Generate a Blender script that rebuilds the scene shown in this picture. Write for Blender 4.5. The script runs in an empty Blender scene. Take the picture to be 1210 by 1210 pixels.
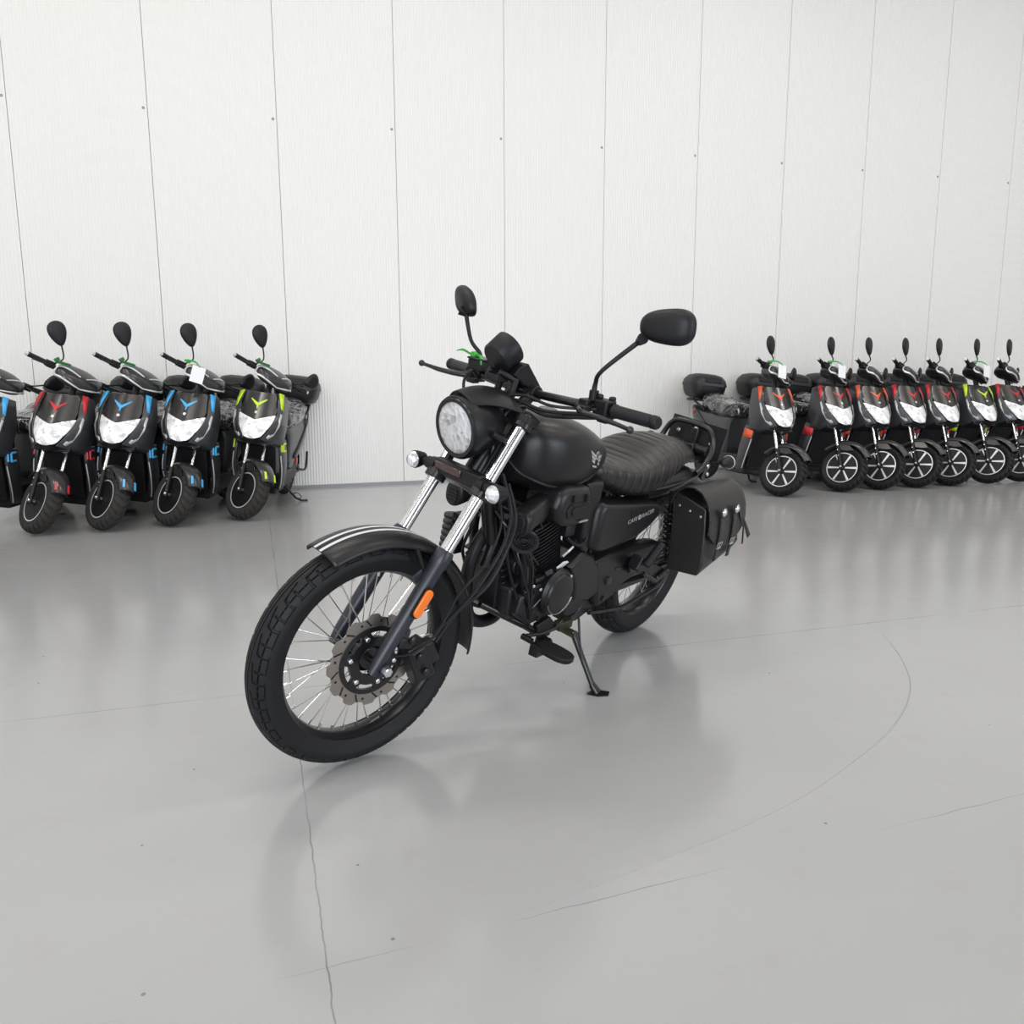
import bpy, bmesh, math, random
import numpy as np
from mathutils import Matrix, Vector
random.seed(7); np.random.seed(7)
R = math.radians; PI = math.pi
C = bpy.context.scene.collection
scene = bpy.context.scene

# ------------------------------------------------------------------ camera, world, lights, exposure
CAM_H = 1.0085
def make_camera():
    pitch, roll, yaw = 0.1676, -0.0033, 0.3069
    cy, sy = math.cos(yaw), math.sin(yaw)
    fwd = Vector((sy*math.cos(pitch), cy*math.cos(pitch), -math.sin(pitch)))
    right = Vector((cy, -sy, 0)); up = right.cross(fwd)
    r2 = right*math.cos(roll) + up*math.sin(roll)
    u2 = up*math.cos(roll) - right*math.sin(roll)
    cd = bpy.data.cameras.new('camera'); co = bpy.data.objects.new('camera', cd); C.objects.link(co)
    m = Matrix((r2, u2, -fwd)).transposed().to_4x4(); m.translation = (0, 0, CAM_H)
    co.matrix_world = m
    cd.sensor_width = 36; cd.sensor_fit = 'HORIZONTAL'; cd.lens = 960.4/1210*36
    cd.clip_start = 0.02; cd.clip_end = 100
    scene.camera = co
make_camera()
scene.view_settings.view_transform = 'Standard'
scene.view_settings.look = 'None'
scene.view_settings.gamma = 1
scene.view_settings.use_curve_mapping = False
scene.view_settings.exposure = 0.1
w = bpy.data.worlds.new('world'); scene.world = w; w.use_nodes = True
w.node_tree.nodes['Background'].inputs[0].default_value = (0.9, 0.95, 1, 1)
w.node_tree.nodes['Background'].inputs[1].default_value = 0.6
def area(name, loc, rot, sx, sy, power, col):
    ld = bpy.data.lights.new(name, 'AREA'); ld.shape = 'RECTANGLE'; ld.size = sx; ld.size_y = sy
    ld.energy = power; ld.color = col
    lo = bpy.data.objects.new(name, ld); C.objects.link(lo); lo.location = loc; lo.rotation_euler = rot
    return lo
# ceiling strip lamps in rows
for i, x in enumerate((-4.5, 0.0, 4.5, 9.0)):
    for j, y in enumerate((-3.0, 0.6, 4.0)):
        area('ceiling_lamp_light', (x, y, 6.3), (0, 0, 0), 2.4, 0.5, 62, (1.0, 0.94, 0.87))
# daylight through the windows and gate behind the camera
area('gate_daylight', (-2.2, -4.9, 1.9), (R(90), 0, R(-8)), 5.0, 3.4, 400, (0.84, 0.92, 1.0))
area('gate_daylight', (6.5, -4.9, 1.9), (R(90), 0, R(8)), 4.0, 3.4, 300, (0.84, 0.92, 1.0))

# ------------------------------------------------------------------ materials
def mat(name, col, rough=0.5, metal=0.0, spec=0.5, coat=0.0, bump=0.0, bscale=200.0, vary=0.0, vscale=6.0, emit=None, trans=0.0, detail=4):
    m = bpy.data.materials.new(name); m.use_nodes = True
    nt = m.node_tree; b = nt.nodes['Principled BSDF']
    b.inputs['Base Color'].default_value = (*col, 1); b.inputs['Roughness'].default_value = rough
    b.inputs['Metallic'].default_value = metal; b.inputs['Specular IOR Level'].default_value = spec
    b.inputs['Coat Weight'].default_value = coat; b.inputs['Coat Roughness'].default_value = 0.1
    b.inputs['Transmission Weight'].default_value = trans
    tc = nt.nodes.new('ShaderNodeTexCoord')
    if bump or vary:
        n = nt.nodes.new('ShaderNodeTexNoise'); n.inputs['Scale'].default_value = bscale if bump else vscale
        n.inputs['Detail'].default_value = detail
        nt.links.new(tc.outputs['Object'], n.inputs['Vector'])
    if bump:
        bp = nt.nodes.new('ShaderNodeBump'); bp.inputs['Strength'].default_value = bump; bp.inputs['Distance'].default_value = 0.002
        nt.links.new(n.outputs['Fac'], bp.inputs['Height']); nt.links.new(bp.outputs['Normal'], b.inputs['Normal'])
    if vary:
        n2 = nt.nodes.new('ShaderNodeTexNoise'); n2.inputs['Scale'].default_value = vscale; n2.inputs['Detail'].default_value = 6
        nt.links.new(tc.outputs['Object'], n2.inputs['Vector'])
        mx = nt.nodes.new('ShaderNodeMixRGB'); mx.inputs[1].default_value = (*[c*(1-vary) for c in col], 1)
        mx.inputs[2].default_value = (*[min(1, c*(1+vary)) for c in col], 1)
        nt.links.new(n2.outputs['Fac'], mx.inputs[0]); nt.links.new(mx.outputs[0], b.inputs['Base Color'])
    return m
M = {}
M['paint'] = mat('matte_black_paint', (0.009, 0.0085, 0.0095), 0.36, spec=0.36, bump=0.04, bscale=900)
M['gloss'] = mat('satin_black_metal', (0.006, 0.006, 0.0075), 0.28, spec=0.5)
M['black'] = mat('black_plastic', (0.007, 0.007, 0.0085), 0.44, spec=0.3, bump=0.08, bscale=600)
M['engine'] = mat('black_engine_casting', (0.008, 0.008, 0.0095), 0.36, spec=0.42, bump=0.25, bscale=350)
M['slider'] = mat('fork_slider_grey', (0.017, 0.019, 0.027), 0.36, spec=0.5)
M['rubber'] = mat('tyre_rubber', (0.008, 0.008, 0.0095), 0.56, spec=0.3, bump=0.25, bscale=500)
M['rubber2'] = mat('dusty_tyre_rubber', (0.036, 0.033, 0.031), 0.8, spec=0.25, bump=0.3, bscale=400)
M['chrome'] = mat('chrome', (0.74, 0.74, 0.75), 0.16, 1.0)
M['steel'] = mat('spoke_steel', (0.62, 0.61, 0.60), 0.25, 1.0)
M['disc'] = mat('brushed_disc_steel', (0.36, 0.325, 0.30), 0.36, 1.0, bump=0.2, bscale=300)
M['bolt'] = mat('zinc_bolt', (0.75, 0.77, 0.80), 0.25, 1.0)
M['white'] = mat('white_label', (0.75, 0.76, 0.76), 0.5)
M['orange'] = mat('amber_reflector', (0.80, 0.165, 0.008), 0.22, coat=0.6)
M['red'] = mat('red_reflector', (0.5, 0.02, 0.015), 0.25, coat=0.5)
M['leather'] = mat('black_leather', (0.013, 0.011, 0.0105), 0.40, spec=0.5, bump=0.35, bscale=420)
M['seat'] = mat('seat_vinyl', (0.015, 0.0125, 0.012), 0.36, spec=0.5, bump=0.25, bscale=500)
M['gold'] = mat('zinc_yellow_plating', (0.055, 0.053, 0.032), 0.45, 0.6, bump=0.2, bscale=300)
M['silver'] = mat('silver_paint', (0.70, 0.71, 0.72), 0.28, 0.3)
M['emblem'] = mat('emblem_grey', (0.38, 0.38, 0.39), 0.4)
M['letter'] = mat('lettering_grey', (0.30, 0.30, 0.31), 0.45)
M['glass'] = mat('mirror_glass', (0.8, 0.8, 0.8), 0.03, 1.0)
M['wallm'] = None
# scooter colours
M['sc_dark'] = mat('scooter_anthracite', (0.018, 0.0175, 0.0175), 0.30, spec=0.6, coat=0.3)
M['sc_black'] = mat('scooter_black_plastic', (0.0085, 0.0085, 0.010), 0.45, spec=0.4)
M['sc_grey'] = mat('scooter_graphite_paint', (0.045, 0.047, 0.052), 0.32, 0.25, coat=0.25)
M['sc_case'] = mat('case_black', (0.013, 0.013, 0.015), 0.42, bump=0.1, bscale=400)
M['sc_case2'] = mat('case_grey_band', (0.045, 0.046, 0.052), 0.4)
M['acc_red'] = mat('red_decal', (0.55, 0.02, 0.03), 0.35)
M['acc_orange'] = mat('orange_decal', (0.80, 0.11, 0.035), 0.35)
M['acc_blue'] = mat('blue_decal', (0.06, 0.42, 0.80), 0.35)
M['acc_green'] = mat('lime_decal', (0.55, 0.80, 0.02), 0.35)
M['strap'] = mat('green_strap', (0.045, 0.36, 0.05), 0.45)
M['paper'] = mat('white_paper_tag', (0.82, 0.83, 0.84), 0.6)

def lens_mat(name, base, scale, facets=True):
    m = bpy.data.materials.new(name); m.use_nodes = True
    nt = m.node_tree; b = nt.nodes['Principled BSDF']
    b.inputs['Roughness'].default_value = 0.12; b.inputs['Metallic'].default_value = 0.55
    b.inputs['Coat Weight'].default_value = 1.0; b.inputs['Coat Roughness'].default_value = 0.03
    tc = nt.nodes.new('ShaderNodeTexCoord')
    v = nt.nodes.new('ShaderNodeTexVoronoi'); v.inputs['Scale'].default_value = scale
    nt.links.new(tc.outputs['Object'], v.inputs['Vector'])
    r = nt.nodes.new('ShaderNodeValToRGB')
    r.color_ramp.elements[0].position = 0.05; r.color_ramp.elements[0].color = (base*0.5, base*0.5, base*0.52, 1)
    r.color_ramp.elements[1].position = 0.5; r.color_ramp.elements[1].color = (base, base, base*1.01, 1)
    nt.links.new(v.outputs['Color'], r.inputs[0]); nt.links.new(r.outputs[0], b.inputs['Base Color'])
    bp = nt.nodes.new('ShaderNodeBump'); bp.inputs['Strength'].default_value = 0.5; bp.inputs['Distance'].default_value = 0.006
    nt.links.new(v.outputs['Distance'], bp.inputs['Height']); nt.links.new(bp.outputs['Normal'], b.inputs['Normal'])
    return m
M['reflector'] = lens_mat('faceted_reflector', 1.0, 75)
M['reflector'].node_tree.nodes['Principled BSDF'].inputs['Metallic'].default_value = 0.35
M['sc_lens'] = lens_mat('scooter_headlamp_lens', 1.0, 34)
M['sc_lens'].node_tree.nodes['Principled BSDF'].inputs['Metallic'].default_value = 0.15
M['ind_lens'] = lens_mat('clear_indicator_lens', 0.93, 90)
def clear_mat():
    m = bpy.data.materials.new('clear_glass'); m.use_nodes = True
    nt = m.node_tree; N = nt.nodes; L = nt.links; N.remove(N['Principled BSDF'])
    t = N.new('ShaderNodeBsdfTransparent'); g = N.new('ShaderNodeBsdfGlossy'); g.inputs['Roughness'].default_value = 0.03
    f = N.new('ShaderNodeFresnel'); f.inputs['IOR'].default_value = 1.35; mx = N.new('ShaderNodeMixShader')
    L.new(f.outputs[0], mx.inputs[0]); L.new(t.outputs[0], mx.inputs[1]); L.new(g.outputs[0], mx.inputs[2]); L.new(mx.outputs[0], N['Material Output'].inputs[0])
    return m
M['clear'] = clear_mat()
def film_mat():
    m = bpy.data.materials.new('wrapped_seat_film'); m.use_nodes = True
    nt = m.node_tree; b = nt.nodes['Principled BSDF']
    b.inputs['Base Color'].default_value = (0.030, 0.030, 0.032, 1)
    b.inputs['Roughness'].default_value = 0.16; b.inputs['Coat Weight'].default_value = 1.0; b.inputs['Coat Roughness'].default_value = 0.08
    tc = nt.nodes.new('ShaderNodeTexCoord')
    mp = nt.nodes.new('ShaderNodeMapping'); mp.inputs['Scale'].default_value = (3.5, 8, 5); mp.inputs['Rotation'].default_value = (0.3, 0.5, 0.6)
    nt.links.new(tc.outputs['Object'], mp.inputs['Vector'])
    n = nt.nodes.new('ShaderNodeTexNoise'); n.inputs['Scale'].default_value = 1.5; n.inputs['Detail'].default_value = 1.5; n.inputs['Distortion'].default_value = 1.2
    nt.links.new(mp.outputs[0], n.inputs['Vector'])
    ab = nt.nodes.new('ShaderNodeMath'); ab.operation = 'SUBTRACT'; ab.inputs[1].default_value = 0.5
    nt.links.new(n.outputs['Fac'], ab.inputs[0])
    a2 = nt.nodes.new('ShaderNodeMath'); a2.operation = 'ABSOLUTE'; nt.links.new(ab.outputs[0], a2.inputs[0])
    bp = nt.nodes.new('ShaderNodeBump'); bp.inputs['Strength'].default_value = 1.0; bp.inputs['Distance'].default_value = 0.05
    nt.links.new(a2.outputs[0], bp.inputs['Height'])
    nt.links.new(bp.outputs['Normal'], b.inputs['Normal']); nt.links.new(bp.outputs['Normal'], b.inputs['Coat Normal'])
    return m
M['film'] = film_mat()

# ------------------------------------------------------------------ mesh helpers
class G:
    """collects shapes in one mesh; mtx maps the local space used while modelling to the thing's space"""
    def __init__(s, mtx=None):
        s.v = []; s.f = []; s.m = mtx
    def add(s, vs, fs):
        k = len(s.v); s.v += [tuple(p) for p in vs]; s.f += [tuple(i+k for i in f) for f in fs]; return s
    def box(s, c, d, rot=None):
        x, y, z = d[0]/2, d[1]/2, d[2]/2
        vs = [Vector((a*x, b*y, e*z)) for a in (-1, 1) for b in (-1, 1) for e in (-1, 1)]
        if rot is not None:
            rm = rot if isinstance(rot, Matrix) else (Matrix.Rotation(rot[2], 3, 'Z') @ Matrix.Rotation(rot[1], 3, 'Y') @ Matrix.Rotation(rot[0], 3, 'X'))
            vs = [rm @ q for q in vs]
        vs = [q+Vector(c) for q in vs]
        return s.add(vs, [(0, 1, 3, 2), (4, 6, 7, 5), (0, 4, 5, 1), (2, 3, 7, 6), (0, 2, 6, 4), (1, 5, 7, 3)])
    def tube(s, path, r, n=12, smooth=0, close=False):
        P = [Vector(p) for p in path]
        rs = list(r) if isinstance(r, (list, tuple)) else [r]*len(P)
        if smooth and len(P) > 2:
            Q = []; q = []
            for i in range(len(P)-1):
                p0, p1, p2, p3 = P[max(i-1, 0)], P[i], P[i+1], P[min(i+2, len(P)-1)]
                for j in range(smooth):
                    t = j/smooth
                    Q.append(0.5*((2*p1)+(-p0+p2)*t+(2*p0-5*p1+4*p2-p3)*t*t+(-p0+3*p1-3*p2+p3)*t**3))
                    q.append(rs[i]*(1-t)+rs[i+1]*t)
            Q.append(P[-1]); q.append(rs[-1]); P, rs = Q, q
        N = len(P); prev = None; vs = []
        for i in range(N):
            t = (P[min(i+1, N-1)]-P[max(i-1, 0)]).normalized()
            if prev is None:
                u = t.orthogonal().normalized()
            else:
                u = (prev-t*prev.dot(t)); u = u.normalized() if u.length > 1e-6 else t.orthogonal().normalized()
            prev = u; w2 = t.cross(u)
            for k in range(n):
                a = 2*PI*k/n
                vs.append(P[i]+(u*math.cos(a)+w2*math.sin(a))*rs[i])
        fs = []
        for i in range(N-1):
            for k in range(n):
                fs.append((i*n+k, i*n+(k+1) % n, (i+1)*n+(k+1) % n, (i+1)*n+k))
        fs.append(tuple(range(n-1, -1, -1))); fs.append(tuple((N-1)*n+k for k in range(n)))
        return s.add(vs, fs)
    def lathe(s, prof, o=(0, 0, 0), ax=(0, 1, 0), n=48, closed=False):
        """prof: list of (axial, radius)"""
        o = Vector(o); a = Vector(ax).normalized(); u = a.orthogonal().normalized(); w2 = a.cross(u)
        if abs(a.y) > 0.99: u = Vector((1, 0, 0)); w2 = a.cross(u)
        m = len(prof); vs = []
        for k in range(n):
            t = 2*PI*k/n; d = u*math.cos(t)+w2*math.sin(t)
            for h, r in prof: vs.append(o+a*h+d*r)
        fs = []
        for k in range(n):
            k2 = (k+1) % n
            for i in range(m if closed else m-1):
                j = (i+1) % m
                fs.append((k*m+i, k2*m+i, k2*m+j, k*m+j))
        if not closed:
            if prof[0][1] > 1e-5: fs.append(tuple(k*m for k in range(n)))
            if prof[-1][1] > 1e-5: fs.append(tuple((n-1-k)*m+m-1 for k in range(n)))
        return s.add(vs, fs)
    def cyl(s, p0, p1, r, n=24):
        return s.tube([p0, p1], r, n)
    def grid(s, rows, close_u=False, close_v=False):
        n = len(rows); m = len(rows[0]); vs = [p for r_ in rows for p in r_]; fs = []
        for i in range(n if close_u else n-1):
            for j in range(m if close_v else m-1):
                fs.append((i*m+j, ((i+1) % n)*m+j, ((i+1) % n)*m+(j+1) % m, i*m+(j+1) % m))
        return s.add(vs, fs)
    def prism(s, poly, y0, y1, plane='xz', inset=0.0):
        """polygon in a plane, extruded; inset shrinks the outer side (a chamfer)"""
        def P(a, b, c):
            return {'xz': (a, c, b), 'xy': (a, b, c), 'yz': (c, a, b)}[plane]
        cx = sum(p[0] for p in poly)/len(poly); cz = sum(p[1] for p in poly)/len(poly)
        n = len(poly)
        if inset:
            ym = y1-(inset if y1 > y0 else -inset)
            def sh(p):
                dx, dz = p[0]-cx, p[1]-cz; L = math.hypot(dx, dz) or 1
                return (p[0]-dx/L*inset, p[1]-dz/L*inset)
            rings = [[P(a, b, y0) for a, b in poly], [P(a, b, ym) for a, b in poly], [P(*sh(p), y1) for p in poly]]
        else:
            rings = [[P(a, b, y0) for a, b in poly], [P(a, b, y1) for a, b in poly]]
        vs = [p for r_ in rings for p in r_]; fs = []
        for i in range(len(rings)-1):
            for k in range(n): fs.append((i*n+k, i*n+(k+1) % n, (i+1)*n+(k+1) % n, (i+1)*n+k))
        fs.append(tuple(range(n-1, -1, -1))); fs.append(tuple((len(rings)-1)*n+k for k in range(n)))
        return s.add(vs, fs)
    def loft(s, st, n=32, res=6, fn=None):
        """st: stations (x, yc, zc, hy, hz_up, hz_down, exponent) along x, spline resampled"""
        A = np.array(st, float); out = []
        for i in range(len(A)-1):
            p0, p1, p2, p3 = A[max(i-1, 0)], A[i], A[i+1], A[min(i+2, len(A)-1)]
            for j in range(res):
                t = j/res
                out.append(0.5*((2*p1)+(-p0+p2)*t+(2*p0-5*p1+4*p2-p3)*t*t+(-p0+3*p1-3*p2+p3)*t**3))
        out.append(A[-1]); rings = []
        for q in out:
            x, yc, zc, hy, hu, hd, e = q; ring = []
            hy, hu, hd = max(hy, 1e-4), max(hu, 1e-4), max(hd, 1e-4)
            for k in range(n):
                a = 2*PI*k/n; c, sn = math.cos(a), math.sin(a)
                y = hy*math.copysign(abs(c)**(2/e), c); z = (hu if sn > 0 else hd)*math.copysign(abs(sn)**(2/e), sn)
                p = Vector((x, yc+y, zc+z))
                if fn: p = fn(p, a)
                ring.append(p)
            rings.append(ring)
        N = len(rings); vs = [p for r_ in rings for p in r_]; fs = []
        for i in range(N-1):
            for k in range(n): fs.append((i*n+k, (i+1)*n+k, (i+1)*n+(k+1) % n, i*n+(k+1) % n))
        fs.append(tuple(range(n))); fs.append(tuple((N-1)*n+n-1-k for k in range(n)))
        return s.add(vs, fs)
    def ball(s, c, r, n=16):
        rr = r if isinstance(r, (tuple, list)) else (r, r, r)
        vs = []; fs = []; m = n//2+1
        for i in range(m):
            t = PI*i/(m-1)
            for k in range(n):
                a = 2*PI*k/n
                vs.append((c[0]+rr[0]*math.sin(t)*math.cos(a), c[1]+rr[1]*math.sin(t)*math.sin(a), c[2]+rr[2]*math.cos(t)))
        for i in range(m-1):
            for k in range(n): fs.append((i*n+k, (i+1)*n+k, (i+1)*n+(k+1) % n, i*n+(k+1) % n))
        return s.add(vs, fs)
    def xf(s, mtx):
        s.v = [tuple(mtx @ Vector(p)) for p in s.v]; return s
    def build(s, name, material, parent=None, bevel=0.0, solid=0.0, sub=0, angle=40, segs=2, label=None):
        me = bpy.data.meshes.new(name)
        vs = s.v if s.m is None else [tuple(s.m @ Vector(p)) for p in s.v]
        me.from_pydata(vs, [], s.f)
        bm = bmesh.new(); bm.from_mesh(me); bmesh.ops.remove_doubles(bm, verts=bm.verts, dist=1e-6)
        bmesh.ops.recalc_face_normals(bm, faces=bm.faces); bm.to_mesh(me); bm.free()
        me.materials.append(M[material] if isinstance(material, str) else material)
        me.shade_smooth(); me.set_sharp_from_angle(angle=R(angle))
        o = bpy.data.objects.new(name, me); C.objects.link(o)
        if parent: o.parent = parent
        if solid:
            md = o.modifiers.new('solid', 'SOLIDIFY'); md.thickness = solid; md.offset = 0
        if bevel:
            md = o.modifiers.new('bevel', 'BEVEL'); md.width = bevel; md.segments = segs; md.limit_method = 'ANGLE'; md.angle_limit = R(35)
        if sub:
            md = o.modifiers.new('sub', 'SUBSURF'); md.levels = sub; md.render_levels = sub
        if label: o['label'] = label
        return o
def thing(name, label, cat, mtx=None, group=None):
    o = bpy.data.objects.new(name, None); C.objects.link(o); o.empty_display_size = 0.1
    if mtx is not None: o.matrix_world = mtx
    o['label'] = label; o['category'] = cat
    if group: o['group'] = group
    return o
def node(name, parent):
    o = bpy.data.objects.new(name, None); C.objects.link(o); o.parent = parent; o.empty_display_size = 0.05
    return o
def leanframe(x, y, head, lean, z=0.0):
    """matrix of a two wheeler: X forward (heading, degrees), Y left, leaned to its left by lean degrees"""
    h = R(head); l = R(lean)
    n = Vector((math.cos(h+PI/2)*math.cos(l), math.sin(h+PI/2)*math.cos(l), -math.sin(l)))
    fx = n.cross(Vector((0, 0, 1))).normalized(); fz = fx.cross(n)
    m = Matrix((fx, n, fz)).transposed().to_4x4(); m.translation = (x, y, z)
    return m

# ------------------------------------------------------------------ room
XL, XR, YB, YF, ZC = -6.5, 13.0, 7.54, -5.2, 6.6
def floor_mat():
    m = bpy.data.materials.new('grey_epoxy_floor'); m.use_nodes = True
    nt = m.node_tree; N = nt.nodes; L = nt.links; b = N['Principled BSDF']
    b.inputs['Roughness'].default_value = 0.2; b.inputs['Specular IOR Level'].default_value = 0.7
    tc = N.new('ShaderNodeTexCoord'); sep = N.new('ShaderNodeSeparateXYZ'); L.new(tc.outputs['Object'], sep.inputs[0])
    def math_(op, a, bb=None, c=None):
        n = N.new('ShaderNodeMath'); n.operation = op
        for i, v in enumerate((a, bb, c)):
            if v is None: continue
            if isinstance(v, (int, float)): n.inputs[i].default_value = v
            else: L.new(v, n.inputs[i])
        return n.outputs[0]
    def noise(scale, detail=5, vec=None, rough=0.5):
        n = N.new('ShaderNodeTexNoise'); n.inputs['Scale'].default_value = scale; n.inputs['Detail'].default_value = detail
        n.inputs['Roughness'].default_value = rough
        L.new(vec or tc.outputs['Object'], n.inputs['Vector']); return n.outputs['Fac']
    n1 = noise(0.9, 6); n2 = noise(9, 8); n3 = noise(70, 3)
    ramp = N.new('ShaderNodeValToRGB'); L.new(n1, ramp.inputs[0])
    ramp.color_ramp.elements[0].position = 0.3; ramp.color_ramp.elements[0].color = (0.355, 0.358, 0.360, 1)
    ramp.color_ramp.elements[1].position = 0.7; ramp.color_ramp.elements[1].color = (0.385, 0.388, 0.395, 1)
    # warm stains with their own shape
    st = N.new('ShaderNodeValToRGB'); L.new(n2, st.inputs[0]); st.color_ramp.elements[0].position = 0.6; st.color_ramp.elements[1].position = 0.85
    mx = N.new('ShaderNodeMixRGB'); L.new(math_('MULTIPLY', st.outputs[0], 0.35), mx.inputs[0]); L.new(ramp.outputs[0], mx.inputs[1]); mx.inputs[2].default_value = (0.33, 0.30, 0.28, 1)
    # specks
    vo = N.new('ShaderNodeTexVoronoi'); vo.inputs['Scale'].default_value = 7; L.new(tc.outputs['Object'], vo.inputs['Vector'])
    sp = math_('LESS_THAN', vo.outputs['Distance'], 0.028)
    mx2 = N.new('ShaderNodeMixRGB'); L.new(math_('MULTIPLY', sp, 0.6), mx2.inputs[0]); L.new(mx.outputs[0], mx2.inputs[1]); mx2.inputs[2].default_value = (0.08, 0.07, 0.06, 1)
    # hairline joints: one parallel to the back wall, one square to it, plus a sweeping scratch
    wob = math_('MULTIPLY', math_('SUBTRACT', noise(14, 3), 0.5), 0.012)
    def line(d, wd, lo, hi):
        a = math_('ABSOLUTE', d)
        br = N.new('ShaderNodeMapRange'); br.inputs[1].default_value = lo; br.inputs[2].default_value = hi
        L.new(noise(2.3, 4), br.inputs[0])
        return math_('MULTIPLY', math_('LESS_THAN', a, wd), br.outputs[0])
    X = sep.outputs[0]; Y = sep.outputs[1]
    l1 = line(math_('ADD', math_('SUBTRACT', Y, 2.616), math_('MULTIPLY', wob, 0.4)), 0.0022, 0.38, 0.62)
    l2 = line(math_('ADD', math_('SUBTRACT', X, 0.072), wob), 0.0016, 0.34, 0.62)
    l3 = line(math_('ADD', math_('SUBTRACT', Y, math_('MULTIPLY_ADD', X, 0.048, 1.288)), wob), 0.0012, 0.45, 0.75)
    allm = math_('MAXIMUM', l1, math_('MAXIMUM', l2, l3))
    mx3 = N.new('ShaderNodeMixRGB'); L.new(math_('MULTIPLY', allm, 0.75), mx3.inputs[0]); L.new(mx2.outputs[0], mx3.inputs[1]); mx3.inputs[2].default_value = (0.10, 0.10, 0.10, 1)
    L.new(mx3.outputs[0], b.inputs['Base Color'])
    # polish streaks
    mp = N.new('ShaderNodeMapping'); mp.inputs['Scale'].default_value = (0.5, 6, 1); L.new(tc.outputs['Object'], mp.inputs['Vector'])
    rr = N.new('ShaderNodeMapRange'); rr.inputs[3].default_value = 0.11; rr.inputs[4].default_value = 0.24
    L.new(noise(2.5, 6, mp.outputs[0]), rr.inputs[0]); L.new(rr.outputs[0], b.inputs['Roughness'])
    bp = N.new('ShaderNodeBump'); bp.inputs['Strength'].default_value = 0.05; bp.inputs['Distance'].default_value = 0.01
    L.new(math_('ADD', n2, math_('MULTIPLY', noise(3, 3, mp.outputs[0]), 1.0)), bp.inputs['Height']); L.new(bp.outputs['Normal'], b.inputs['Normal'])
    return m
def wall_mat():
    m = bpy.data.materials.new('white_ribbed_panel'); m.use_nodes = True
    nt = m.node_tree; N = nt.nodes; L = nt.links; b = N['Principled BSDF']
    b.inputs['Base Color'].default_value = (0.83, 0.82, 0.80, 1); b.inputs['Roughness'].default_value = 0.38
    tc = N.new('ShaderNodeTexCoord'); sep = N.new('ShaderNodeSeparateXYZ'); L.new(tc.outputs['Object'], sep.inputs[0])
    s1 = N.new('ShaderNodeMath'); s1.operation = 'MULTIPLY'; s1.inputs[1].default_value = 2*PI/0.0250; L.new(sep.outputs[0], s1.inputs[0])
    s2 = N.new('ShaderNodeMath'); s2.operation = 'SINE'; L.new(s1.outputs[0], s2.inputs[0])
    bp = N.new('ShaderNodeBump'); bp.inputs['Strength'].default_value = 0.9; bp.inputs['Distance'].default_value = 0.0014
    L.new(s2.outputs[0], bp.inputs['Height']); L.new(bp.outputs['Normal'], b.inputs['Normal'])
    return m
M['wallm'] = wall_mat()
M['plain'] = mat('white_painted_wall', (0.83, 0.82, 0.80), 0.5)
M['joint'] = mat('grey_joint', (0.45, 0.45, 0.45), 0.7)
M['trim'] = mat('grey_base_trim', (0.30, 0.31, 0.33), 0.5)
def structure(o):
    o['kind'] = 'structure'; return o
structure(G().box(((XL+XR)/2, (YB+YF)/2, -0.05), (XR-XL+0.4, YB-YF+0.4, 0.1)).build('floor', floor_mat()))
structure(G().box(((XL+XR)/2, (YB+YF)/2, ZC+0.05), (XR-XL+0.4, YB-YF+0.4, 0.1)).build('ceiling', mat('grey_ceiling', (0.38, 0.38, 0.38), 0.7)))
# back wall: 1 m sandwich panels with thin joints
PW, P0 = 1.0, -1.674
g = G(); k = math.floor((XL-P0)/PW)
screws = []
while P0+PW*k < XR:
    a = max(P0+PW*k, XL); e = min(P0+PW*(k+1), XR)
    if e-a > 0.05: g.box(((a+e)/2, YB+0.03, ZC/2), (e-a-0.004, 0.06, ZC))
    screws.append(a); k += 1
wb = structure(g.build('wall_back', 'wallm', bevel=0.001, segs=1))
G().box(((XL+XR)/2, YB+0.045, ZC/2), (XR-XL, 0.05, ZC)).build('panel_backing', 'joint', wb)
g = G()
for s_ in screws: g.lathe([(0, 0.012), (0.004, 0.010), (0.006, 0.0)], (s_-0.03, YB, 3.13), (0, -1, 0), 10)
g.build('panel_screws', 'trim', wb)
structure(G().box((XL-0.05, (YB+YF)/2, ZC/2), (0.1, YB-YF, ZC)).build('wall_left', 'plain'))
structure(G().box((XR+0.05, (YB+YF)/2, ZC/2), (0.1, YB-YF, ZC)).build('wall_right', 'plain'))
structure(G().box(((XL+XR)/2, YF-0.05, ZC/2), (XR-XL, 0.1, ZC)).build('wall_front', mat('grey_painted_wall', (0.16, 0.16, 0.17), 0.6)))
structure(G().box(((XL+XR)/2, YB-0.004, 0.012), (XR-XL, 0.008, 0.024)).build('baseboard_back', 'trim'))
# sweeping scratch in the floor coating (shallow groove)
arc = [(2.349, 2.562), (2.281, 2.427), (2.21, 2.297), (2.121, 2.161), (2.018, 2.029), (1.893, 1.908), (1.754, 1.802), (1.618, 1.717), (1.443, 1.627), (1.257, 1.54), (1.066, 1.472), (0.908, 1.429), (0.722, 1.385), (0.558, 1.344), (0.40, 1.315)]
structure(G().tube([(x, y, 0.0) for x, y in arc], [0.0002, 0.0006, 0.0012, 0.0014, 0.0016, 0.0015, 0.0014, 0.0010, 0.0007, 0.0006, 0.0008, 0.0010, 0.0010, 0.0009, 0.0006], 6, 6).build('floor_scratch', 'trim'))

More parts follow.
